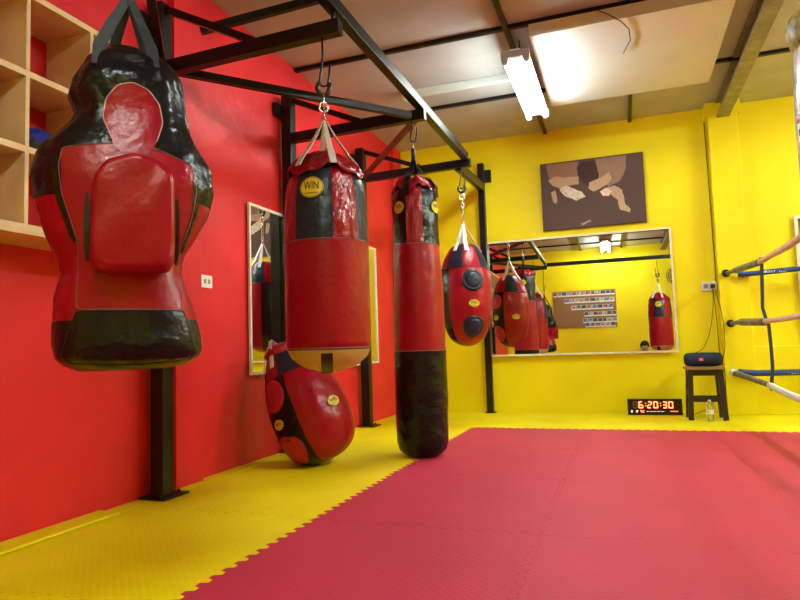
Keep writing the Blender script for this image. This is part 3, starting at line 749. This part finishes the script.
bundle((-2.30, 1.63, 1.621), (.06, .06, .035), M_dcloth, 'dark cloth lying in the cubby at the left edge of the photo', 8.0)

# ------------------------------------------------------------------ mirrors
def wall_mirror(label, c, wdt, hgt, nrm, fr=.022):
    """mirror centred at c, facing nrm; local x along the wall, local z up, local -y is the glass side"""
    t = thing('wall_mirror', label, 'mirror', c)
    nn = Vector(nrm).normalized(); yy = -nn; xx = yy.cross(Vector((0, 0, 1))).normalized(); zz = xx.cross(yy)
    t.matrix_world = Matrix.Translation(Vector(c)) @ Matrix((xx, yy, zz)).transposed().to_4x4()
    obj('glass', box((-wdt/2+fr*.5, -.010, -hgt/2+fr*.5), (wdt/2-fr*.5, -.004, hgt/2-fr*.5)), M_mirror, t)
    bm = bmesh.new()
    bx(bm, (-wdt/2, -.018, -hgt/2), (wdt/2, .0, -hgt/2+fr)); bx(bm, (-wdt/2, -.018, hgt/2-fr), (wdt/2, .0, hgt/2))
    bx(bm, (-wdt/2, -.018, -hgt/2+fr), (-wdt/2+fr, .0, hgt/2-fr)); bx(bm, (wdt/2-fr, -.018, -hgt/2+fr), (wdt/2, .0, hgt/2-fr))
    bx(bm, (-wdt/2+.002, -.0035, -hgt/2+.002), (wdt/2-.002, .001, hgt/2-.002))
    obj('frame', bm, M_frame, t)
    return t
wall_mirror('wide framed mirror low on the yellow back wall', (-.46, 6.955, 1.272), 1.97, 1.30, (.008, -1, .015), .02)
wall_mirror('long framed mirror on the red wall behind the bags', (XW+.012, 4.93, 1.215), 2.40, 1.225, (1, 0, 0), .018)
wall_mirror('framed mirror behind the ring ropes at the right edge', (2.51, 6.955, 1.30), 1.76, 1.24, (0, -1, 0), .03)

# ------------------------------------------------------------------ canvas print: generic boxer with wrapped forearms
cv = thing('canvas_print', 'brown canvas print of a fighter with bent arms and wrapped forearms', 'picture', (-.235, YB-.001, 2.372))
obj('canvas', box((-.535, -.04, -.375), (.535, 0, .375)), mat('canvas_dark_brown', (0.085, 0.048, 0.042, 1), 0.8), cv)
def flat_poly(name, pts, m, y, label=None):
    bm = bmesh.new(); bm.faces.new([bm.verts.new((px, y, pz)) for px, pz in pts])
    o = obj(name, bm, m, cv)
    if label: o['label'] = label
def cpt(px, py):   # picture drawing coordinates 0..100 across, 0..100 down
    return (-.535+px*.0107, .375-py*.0075)
M_c1 = mat('print_tan', (0.27, 0.155, 0.105, 1), 0.8); M_c2 = mat('print_flesh', (0.46, 0.31, 0.20, 1), 0.8); M_c3 = mat('print_pale', (0.66, 0.56, 0.47, 1), 0.8, var=.3, vscale=40)
M_c4 = mat('print_hair_dark', (0.045, 0.020, 0.018, 1), 0.8)  # darkest print tone, the fighter's hair
def jag(pts, amp=.8, seed=1):
    rnd = random.Random(seed); out = []
    for i in range(len(pts)):
        a, b = Vector(pts[i]), Vector(pts[(i+1) % len(pts)]); m = max(2, int((b-a).length/4))
        for k in range(m):
            q = a+(b-a)*k/m; out.append((q.x+rnd.uniform(-amp, amp), min(99, max(.6, q.y+rnd.uniform(-amp, amp)))))
    return out
flat_poly('backdrop', [cpt(*p) for p in jag([(6, 2), (38, 2), (38, 30), (22, 26), (8, 24)], .5, 2)], M_c1, -.0405)
flat_poly('backdrop', [cpt(*p) for p in jag([(55, 2), (84, 2), (83, 24), (76, 38), (66, 44), (55, 30)], 1.0, 3)], M_c1, -.0405)
flat_poly('hair', [cpt(*p) for p in jag([(37, 12), (44, 4), (52, 4), (57, 14), (57, 32), (50, 42), (42, 36), (36, 22)], 1.0, 4)], M_c4, -.0412)
flat_poly('shoulder', [cpt(*p) for p in jag([(7, 26), (14, 20), (24, 24), (38, 25), (38, 36), (27, 37), (22, 42), (12, 34)], .5, 5)], M_c2, -.0414)
flat_poly('forearm_wrap', [cpt(*p) for p in jag([(18, 40), (26, 36), (40, 48), (44, 56), (34, 60), (22, 50)], .6, 6)], M_c3, -.0416)
flat_poly('shoulder', [cpt(*p) for p in jag([(48, 36), (60, 30), (68, 24), (70, 34), (64, 42), (52, 50), (47, 44)], .5, 7)], M_c2, -.0414)
flat_poly('forearm_wrap', [cpt(*p) for p in jag([(58, 50), (64, 46), (69, 52), (66, 58), (61, 58)], .6, 8)], M_c3, -.0416)
flat_poly('arm', [cpt(*p) for p in jag([(64, 46), (72, 44), (79, 52), (81, 72), (86, 80), (85, 85), (76, 80), (74, 66), (68, 56)], .5, 9)], M_c2, -.0414)
flat_poly('arm', [cpt(*p) for p in jag([(10, 44), (14, 42), (16, 56), (14, 62), (11, 58)], .4, 10)], M_c2, -.0414)
flat_poly('fold', [cpt(*p) for p in jag([(37, 95), (47, 90), (48, 92), (40, 97)], .2, 11)], M_c2, -.0414)

# ------------------------------------------------------------------ LED clock
ck = thing('led_clock', 'black digital wall clock showing 6:20:30 in red, standing on the mat', 'clock', (.257, 6.80, 0), 0)
ck.rotation_euler = (R(-5), 0, 0)
obj('case', box((-.257, -.012, 0), (.257, .025, .162)), M_dark, ck, bevel=.004)
obj('display', box((-.243, -.0145, .014), (.243, -.012, .150)), M_lcd, ck)
SEG = {'0': 'abcdef', '2': 'abged', '3': 'abgcd', '6': 'acdefg', '8': 'abcdefg', '1': 'bc', '9': 'abcfgd'}
def seg7(bm, ch, x, z, wd, ht, th, y):
    h2 = ht/2; g = th*.25
    R_ = {'a': (x+th, z+ht-th, x+wd-th, z+ht), 'g': (x+th, z+h2-th/2, x+wd-th, z+h2+th/2), 'd': (x+th, z, x+wd-th, z+th),
          'f': (x, z+h2+g, x+th, z+ht-g), 'b': (x+wd-th, z+h2+g, x+wd, z+ht-g), 'e': (x, z+g, x+th, z+h2-g), 'c': (x+wd-th, z+g, x+wd, z+h2-g)}
    for s in SEG[ch]:
        x0, z0, x1, z1 = R_[s]
        bm.faces.new([bm.verts.new((px, y, pz)) for px, pz in ((x0, z0), (x1, z0), (x1, z1), (x0, z1))])
bm = bmesh.new(); seg7(bm, '8', -.205, .066, .045, .068, .010, -.016); obj('digit', bm, M_ledoff, ck)['label'] = 'unlit first digit'
X0 = -.152
for ch in '6:20:30':
    if ch == ':':
        bm = bmesh.new()
        for z in (.088, .112): bx(bm, (X0+.006, -.0165, z), (X0+.014, -.016, z+.008))
        obj('colon', bm, M_led, ck); X0 += .024
    else:
        bm = bmesh.new(); seg7(bm, ch, X0, .066, .045, .070, .011, -.016); obj('digit', bm, M_led, ck); X0 += .058
for k, (ch, x) in enumerate((('8', -.225), ('1', -.188), ('2', -.172))):
    bm = bmesh.new(); seg7(bm, ch, x, .024, .014, .024, .004, -.016); obj('small_digit', bm, M_ledw, ck)
for ch, x in (('9', -.136), ('0', -.116)):
    bm = bmesh.new(); seg7(bm, ch, x, .024, .014, .024, .004, -.016); obj('small_digit', bm, M_led, ck)
bm = bmesh.new()
for k in range(15): bx(bm, (-.075+k*.0115, -.0165, .032+(k % 3)*.002), (-.068+k*.0115, -.016, .038))
obj('status_marks', bm, M_ledw, ck)
bm = bmesh.new()
for k in range(6): bx(bm, (.145+k*.012, -.0165, .034), (.153+k*.012, -.016, .040))
obj('status_marks', bm, M_led, ck)

# ------------------------------------------------------------------ stool, speaker, bottle
st = thing('wooden_stool', 'dark wooden stool with a worn top by the yellow pilaster', 'stool', (.695, 6.50, 0))
bm = box((-.165, -.135, .465), (.165, .135, .492)); obj('seat', bm, M_tan, st, bevel=.004)
for sx in (-1, 1):
    for sy in (-1, 1):
        bm = bmesh.new(); bar(bm, (sx*.125, sy*.10, .464), (sx*.145, sy*.125, .0005), .045, .04, (0, 1, 0)); obj('leg', bm, M_stool, st, bevel=.003)
for sy in (-1, 1):
    bm = bmesh.new(); bar(bm, (-.12, sy*.10, .435), (.12, sy*.10, .435), .028, .05); obj('apron', bm, M_stool, st)
    bm = bmesh.new(); bar(bm, (-.13, sy*.115, .19), (.13, sy*.115, .19), .022, .04); obj('stretcher', bm, M_stool, st)
for sx in (-1, 1):
    bm = bmesh.new(); bar(bm, (sx*.125, -.10, .435), (sx*.125, .10, .435), .028, .05); obj('apron', bm, M_stool, st)
    bm = bmesh.new(); bar(bm, (sx*.137, -.11, .25), (sx*.137, .11, .25), .022, .04); obj('stretcher', bm, M_stool, st)
sp = thing('portable_speaker', 'navy cylindrical speaker lying on the dark stool', 'speaker', (.69, 6.46, .493))
sp.rotation_euler = (0, 0, R(-4))
bm = bmesh.new(); pr = []
for x, r in ((-.158, .030), (-.154, .050), (-.14, .060), (-.10, .064), (0, .065), (.10, .064), (.14, .060), (.154, .050), (.158, .030)): pr.append((x, r))
N = 36; rings = [[bm.verts.new((x, r*math.sin(2*PI*k/N), .066+r*math.cos(2*PI*k/N))) for k in range(N)] for x, r in pr]
for i in range(len(rings)-1):
    for k in range(N): bm.faces.new((rings[i][k], rings[i][(k+1) % N], rings[i+1][(k+1) % N], rings[i+1][k])).smooth = True
bm.faces.new(rings[0]); bm.faces.new(rings[-1]); obj('body', bm, M_blue, sp)
for s in (-1, 1):
    bm = bmesh.new(); tube(bm, [(s*.1585, 0, .066), (s*.165, 0, .066)], .036, 24); obj('end_cap', bm, M_dark, sp)
obj('logo_plate', box((-.036, -.0675, .054), (.004, -.062, .082)), mat('orange_red', (0.75, 0.06, 0.01, 1), 0.4), sp)['label'] = 'small red logo plate'
tj = text_bm('JBL', .022)
for v in tj.verts: v.co = Vector((v.co.x-.016, -.0682, .068+v.co.y))
obj('logo_lettering', tj, M_white, sp)
bo = thing('water_bottle', 'clear plastic water bottle standing in front of the dark stool', 'bottle', (.705, 6.33, 0.0))
obj('body', lathe(bmesh.new(), [(0.0005, .018), (.003, .028), (.02, .031), (.05, .029), (.06, .031), (.12, .031), (.14, .027), (.16, .018), (.172, .012), (.178, .012)], 28), M_bottle, bo)
obj('label_band', lathe(bmesh.new(), [(.066, .0318), (.108, .0318)], 28, capt=False, capb=False), M_label, bo)
obj('cap', lathe(bmesh.new(), [(.176, .014), (.192, .014), (.194, .011)], 20), M_white, bo)

# ------------------------------------------------------------------ sockets and cables
so = thing('wall_socket', 'white double socket on the yellow wall above the stool', 'socket', (.845, YB-.001, 1.28))
obj('plate', box((-.07, -.03, -.045), (.07, 0, .045)), M_white, so, bevel=.004)
for x in (-.03, .03): obj('socket_face', box((x-.022, -.032, -.022), (x+.022, -.0295, .022)), mat('socket_grey', (.25, .25, .25, 1), .5) if 'socket_grey' not in MATS else MATS['socket_grey'], so)
pg = obj('power_plug', box((.845+.01, YB-.075, 1.255), (.845+.05, YB-.0335, 1.295)), M_dark, bevel=.004); tag(pg, 'black plug in the white socket above the stool', 'plug')
so2 = thing('light_switch', 'small white switch on the red wall beside the torso-shaped bag', 'switch', (XW+.001, 3.27, 1.22))
obj('plate', box((0, -.055, -.04), (.012, .055, .04)), M_white, so2, bevel=.002)
for y in (-.02, .02): obj('rocker', box((.012, y-.010, -.014), (.015, y+.010, .014)), MATS['socket_grey'], so2)
def cable(pts, label, r=.004, m=M_dark):
    P = [Vector(p) for p in pts]; out = []
    for i in range(len(P)-1):
        p0, p1, p2, p3 = P[max(i-1, 0)], P[i], P[i+1], P[min(i+2, len(P)-1)]
        for k in range(6):
            t = k/6; out.append(0.5*((2*p1)+(-p0+p2)*t+(2*p0-5*p1+4*p2-p3)*t*t+(-p0+3*p1-3*p2+p3)*t**3))
    out.append(P[-1]); return tag(obj('power_cable', tube(bmesh.new(), out, r, 6), m), label, 'cable')
cable([(.874, 6.93, 1.25), (.86, 6.90, 1.05), (.80, 6.80, .80), (.72, 6.66, .66), (.64, 6.545, .62)], 'black cable sagging left from the plug to the speaker', .0035)
cable([(.876, 6.93, 1.25), (.885, 6.91, 1.0), (.89, 6.90, .70), (.89, 6.88, .40), (.80, 6.83, .12), (.62, 6.80, .006)], 'black cable hanging straight from the plug behind the stool', .0035)
cable([(.905, 6.968, 2.98), (.908, 6.965, 2.4), (.912, 6.965, 1.8), (.914, 6.965, 1.4), (.90, 6.965, 1.3)], 'thin dark cable running up the edge of the yellow pilaster', .004)
cable([(.90, 6.96, 1.24), (.93, 6.82, .95), (.93, 6.80, .68), (.88, 6.60, .57), (.862, 6.55, .52), (.90, 6.70, .4), (.90, 6.80, .08)], 'dark cable looping down beside the speaker', .0035)

# ------------------------------------------------------------------ ring ropes
def rope(name, segs, label, mats, rad=.019, group='ring ropes'):
    t = thing(name, label, 'ring rope', segs[0][1][0], 0, group); o0 = Vector(segs[0][1][0])
    for nm, pts, r, m, lb in segs:
        P = [Vector(p)-o0 for p in pts]; out = []
        for i in range(len(P)-1):
            p0, p1, p2, p3 = P[max(i-1, 0)], P[i], P[i+1], P[min(i+2, len(P)-1)]
            for k in range(5):
                tt = k/5; out.append(0.5*((2*p1)+(-p0+p2)*tt+(2*p0-5*p1+4*p2-p3)*tt*tt+(-p0+3*p1-3*p2+p3)*tt**3))
        out.append(P[-1]); o = obj(nm, tube(bmesh.new(), out, r, 12), m, t)
        if lb: o['label'] = lb
    return t
YP = YB-.13
rt_ = rope('ring_rope', [('taped_end', [(.985, YP-.035, 1.385), (1.02, 6.62, 1.385), (1.08, 6.32, 1.39), (1.14, 6.02, 1.395)], [.02]*6+[.030]*10, M_wrap, 'dark taped end'),
    ('rope_cover', [(1.14, 6.02, 1.395), (1.145, 5.6, 1.40), (1.14, 5.1, 1.395), (1.13, 4.6, 1.40), (1.15, 3.6, 1.41), (1.25, 2.2, 1.42)], .024, M_pink, 'worn pale cover')], 'top pale ring rope coming forward from the pilaster', None)
obj('anchor', tube(bmesh.new(), [(0, .034, 0), (0, .02, 0), (0, -.02, .002), (.01, -.045, .004)], [.018, .034, .040, .026], 14), M_steel, rt_)
rope('ring_rope', [('rope_cover', [(1.09, YP-.04, 1.365), (1.3, YP-.045, 1.372), (1.6, YP-.05, 1.385), (2.2, YP-.05, 1.39), (3.9, YP-.05, 1.40)], .025, M_rope, None)], 'top blue ring rope with white lettering along the back wall', None)
rm_ = rope('ring_rope', [('taped_end', [(.995, YP-.035, .89), (1.03, 6.55, .895), (1.09, 6.30, .888), (1.14, 6.02, .88)], [.022]*6+[.034]*10, M_wrap, 'dark taped end'),
    ('rope_cover', [(1.14, 6.02, .885), (1.17, 5.6, .888), (1.17, 5.0, .895), (1.17, 4.4, .90), (1.17, 3.4, .90), (1.25, 2.2, .90)], .022, M_pink, 'worn pale cover')], 'middle pale ring rope coming forward from the pilaster', None)
obj('anchor', tube(bmesh.new(), [(0, .034, 0), (0, .02, 0), (0, -.02, .002), (.01, -.045, .004)], [.018, .034, .040, .026], 14), M_steel, rm_)
rb_ = rope('ring_rope', [('taped_end', [(.995, YP-.035, .41), (1.03, 6.60, .395), (1.09, 6.30, .37), (1.14, 6.02, .345)], [.028]*6+[.026]*10, M_wrap, 'dark taped end'),
    ('rope_cover', [(1.14, 6.02, .345), (1.16, 5.6, .315), (1.17, 5.1, .30), (1.18, 4.6, .30), (1.2, 3.6, .31), (1.25, 2.2, .34)], .027, M_wrope, 'white padded cover')], 'bottom white ring rope coming forward from the pilaster', None)
obj('anchor', tube(bmesh.new(), [(0, .034, 0), (0, .02, 0), (0, -.02, .002), (.01, -.045, .004)], [.018, .034, .040, .026], 14), M_wrope, rb_)
rope('ring_rope', [('rope_cover', [(1.03, YP-.045, .42), (1.2, YP-.06, .405), (1.6, YP-.065, .41), (2.2, YP-.06, .42), (3.9, YP-.06, .43)], .030, M_rope, None)], 'bottom blue ring rope with white lettering along the back wall', None)
def rope_text(txt, x0, z, size, y, parent):
    t = text_bm(txt, size); xs = [v.co.x for v in t.verts]; mn = min(xs)
    for v in t.verts: v.co = Vector((x0+v.co.x-mn, y-math.sqrt(max(1e-6, .026**2-min(.025, abs(v.co.y))**2)), z+v.co.y))-Vector(parent.location)
    obj('lettering', t, M_white, parent)['label'] = 'white lettering MUAYTHAI'
ropes = [o for o in C.objects if o.name.startswith('ring_rope') and o.parent is None]
rope_text('MUAYTHAI', 1.30, 1.374, .040, YP-.0475, ropes[1]); rope_text('MUAYTHAI', 1.43, .407, .050, YP-.068, ropes[4])
tie = bmesh.new(); strap(tie, [(1.14, 5.995, 1.43), (1.143, 5.985, 1.38), (1.135, 5.99, 1.20), (1.125, 5.99, 1.0), (1.145, 5.985, .90), (1.16, 5.985, .86), (1.165, 5.985, .7), (1.165, 5.985, .5), (1.15, 5.99, .36), (1.145, 5.99, .30)], .026, .008, (1, 0, 0))
tag(obj('rope_tie', tie, M_tie), 'dark blue strap tying the three near ring ropes together upright', 'strap')
for (yy, zz) in ((2.2, 1.42), ): pass
cp = thing('ring_post', 'black padded ring corner post outside the frame on the right', 'ring post', (1.25, 2.12, 0))
obj('post', tube(bmesh.new(), [(0, 0, 0), (0, 0, 1.6)], .05, 16), M_steel, cp); obj('foot', box((-.12, -.12, 0), (.12, .12, .01)), M_steel, cp)
cp2 = thing('ring_post', 'black ring corner post at the far right of the back wall', 'ring post', (3.95, YP-.055, 0))
obj('post', tube(bmesh.new(), [(0, 0, 0), (0, 0, 1.6)], .05, 16), M_steel, cp2)

# ------------------------------------------------------------------ things behind the camera, seen in the mirror
pb = thing('photo_board', 'brown cork board of photo strips seen reflected in the back mirror', 'notice board', (-.685, YR+.001, 1.735))
obj('board', box((-.70, 0, -.43), (.70, .02, .43)), M_cork, pb)
rnd = random.Random(3)
rows = [(-.70, .70, .36), (-.45, .70, .20), (-.30, .70, .04), (-.02, .70, -.12), (-.05, .70, -.27), (.0, .70, -.37)]
for x0, x1, z in rows:
    x = x0+.01
    while x < x1-.09:
        wdt = rnd.uniform(.085, .12)
        bm = bmesh.new()
        bx(bm, (x, .0205, z-.055), (x+wdt, .0225, z+.05)); ph = obj('photo_print', bm, M_white, pb)
        bm = bmesh.new(); bx(bm, (x+.004, .0225, z-.028), (x+wdt-.004, .0235, z+.046)); obj('picture', bm, rnd.choice(M_photo), ph)
        x += wdt+.006
fn = thing('wall_fan', 'dark round wall fan seen at the right edge of the back mirror', 'fan', (1.28, YR+.001, 2.35))
obj('bracket', box((-.04, 0, -.08), (.04, .14, .02)), M_dark, fn); obj('motor', tube(bmesh.new(), [(0, .12, 0), (0, .22, 0)], .06, 18), M_dark, fn)
bm = bmesh.new()
for r in (.08, .12, .16, .20): tube(bm, [(r*math.cos(2*PI*k/32), .30-(r-.08)*.25, r*math.sin(2*PI*k/32)) for k in range(32)], .005, 5, True)
for k in range(24):
    a = 2*PI*k/24; tube(bm, [(.03*math.cos(a), .30, .03*math.sin(a)), (.20*math.cos(a), .27, .20*math.sin(a)), (.19*math.cos(a), .20, .19*math.sin(a)), (.05*math.cos(a), .17, .05*math.sin(a))], .004, 4)
obj('cage', bm, M_dark, fn)
for k in range(3):
    a = 2*PI*k/3; bm = bmesh.new(); strap(bm, [(0, .23, 0), (.09*math.cos(a), .235, .09*math.sin(a)), (.175*math.cos(a), .24, .175*math.sin(a))], [.04, .09, .07], .004, (-math.sin(a), .4, math.cos(a))); obj('blade', bm, M_dark, fn)

def skinned(name, verts, edges, rad, m, parent, sub=2, root=0):
    me = bpy.data.meshes.new(name); me.from_pydata(verts, edges, []); o = bpy.data.objects.new(name, me); C.objects.link(o)
    md = o.modifiers.new('skin', 'SKIN'); md.use_smooth_shade = True
    sv = me.skin_vertices[0].data
    for i, r in enumerate(rad):
        sv[i].radius = (r, r) if not isinstance(r, tuple) else r
    sv[root].use_root = True
    sb = o.modifiers.new('sub', 'SUBSURF'); sb.levels = sub; sb.render_levels = sub
    dg = bpy.context.evaluated_depsgraph_get(); em = bpy.data.meshes.new_from_object(o.evaluated_get(dg))
    em.materials.clear(); em.materials.append(m)
    em.polygons.foreach_set('use_smooth', [True]*len(em.polygons))
    bpy.data.objects.remove(o); o = bpy.data.objects.new(name, em); C.objects.link(o)
    if parent: o.parent = parent
    return o
# seated cross-legged against the wall, faces +y
pe = thing('person', 'person in a dark shirt sitting cross-legged on the mats, reflected low in the back mirror', 'person', (.55, YR+.28, .012))
pe.scale = (1.08, 1.08, 1.08)
V = [(0,0,.11),(0,-.01,.24),(0,-.015,.38),(0,-.02,.49),(0,-.01,.57),(0,.0,.615),(0,.015,.70),(0,.02,.79),  # pelvis..head
     (.09,.02,.11),(.30,.24,.13),(.05,.36,.055),(-.07,.40,.045),(-.09,.02,.11),(-.30,.24,.13),(-.05,.33,.09),(.07,.37,.08),
     (.16,-.02,.485),(.235,.04,.28),(.24,.24,.21),(.20,.31,.20),(-.16,-.02,.485),(-.235,.04,.28),(-.24,.24,.21),(-.20,.31,.20)]
E_ = [(0,1),(1,2),(2,3),(3,4),(4,5),(5,6),(6,7),(0,8),(8,9),(9,10),(10,11),(0,12),(12,13),(13,14),(14,15),(3,16),(16,17),(17,18),(18,19),(3,20),(20,21),(21,22),(22,23)]
rad = [(.13,.10),(.125,.095),(.14,.105),(.12,.09),(.05,.05),(.05,.052),(.074,.088),(.07,.085),.085,.06,.045,.03,.085,.06,.045,.03,.052,.042,.035,.026,.052,.042,.035,.026]
# five fingers on each hand, rooted in the palm and curled down over the knee
for sx, wrist in ((1, 19), (-1, 23)):
    wv = Vector(V[wrist]); V.append((wv.x, wv.y+.05, wv.z-.005)); E_.append((wrist, len(V)-1)); rad.append((.034, .016)); palm = len(V)-1
    for k, (dx, ln) in enumerate(((-.03, .055), (-.012, .066), (.008, .070), (.027, .058))):
        p = Vector(V[palm])+Vector((dx, .035, 0)); a = len(V); V.append(p[:]); E_.append((palm, a)); rad.append(.009)
        q = p+Vector((dx*.2, ln*.5, -.010)); V.append(q[:]); E_.append((a, a+1)); rad.append(.0085)
        q = q+Vector((0, ln*.28, -.028)); V.append(q[:]); E_.append((a+1, a+2)); rad.append(.007)
    p = Vector(V[palm])+Vector((-sx*.035, .0, -.005)); a = len(V); V.append(p[:]); E_.append((palm, a)); rad.append(.011)
    q = p+Vector((-sx*.02, .035, -.012)); V.append(q[:]); E_.append((a, a+1)); rad.append(.009)
skinned('body', V, E_, rad, M_skin, pe, 2)
Vs = [V[i] for i in (0,1,2,3)]+[(0,-.01,.545),V[16],(.20,.01,.385),V[20],(-.20,.01,.385)]
skinned('shirt', Vs, [(0,1),(1,2),(2,3),(3,4),(3,5),(5,6),(3,7),(7,8)], [(.15,.12),(.145,.112),(.155,.12),(.14,.108),(.07,.07),.068,.062,.068,.062], M_dcloth, pe, 2)
skinned('shorts', [V[0],V[8],(.24,.17,.127),V[12],(-.24,.17,.127)], [(0,1),(1,2),(0,3),(3,4)], [(.15,.12),.10,.082,.10,.082], mat('grey_shorts', (.05,.05,.06,1), .8), pe, 2)
bm = bmesh.new(); bmesh.ops.create_uvsphere(bm, u_segments=28, v_segments=18, radius=1)
for v in bm.verts:
    c = v.co; k = 1+.06*noise.noise(c*4)
    f = 1.0 if (c.z > .42 or c.y < .12) else .62
    v.co = Vector((c.x*.088*k*f, c.y*.100*k*f, c.z*.108*k*f+(0.0 if c.z > -.3 else .03)))+Vector((0, .004, .775))
obj('hair', bm, M_hair, pe, smooth=True)
for s in (-1, 1):
    bm = bmesh.new(); bmesh.ops.create_uvsphere(bm, u_segments=12, v_segments=8, radius=.011, matrix=Matrix.Translation((s*.030, .098, .752))); obj('eye', bm, M_white, pe, smooth=True)
    bm = bmesh.new(); bmesh.ops.create_uvsphere(bm, u_segments=10, v_segments=8, radius=.006, matrix=Matrix.Translation((s*.030, .106, .752))); obj('pupil', bm, M_ink, pe, smooth=True)
    bm = bmesh.new(); bmesh.ops.create_uvsphere(bm, u_segments=12, v_segments=8, radius=1); 
    for v in bm.verts: v.co = Vector((v.co.x*.010+s*.084, v.co.y*.018+.012, v.co.z*.030+.742))
    obj('ear', bm, M_skin, pe, smooth=True)
obj('nose', tube(bmesh.new(), [(0, .094, .756), (0, .108, .735), (0, .116, .718), (0, .098, .712)], [.007, .010, .014, .008], 10), M_skin, pe)
obj('mouth', tube(bmesh.new(), [(-.022, .095, .690), (-.008, .101, .693), (.008, .101, .693), (.022, .095, .690)], [.003, .006, .006, .003], 8), mat('lips', (.35, .10, .09, 1), .5), pe)
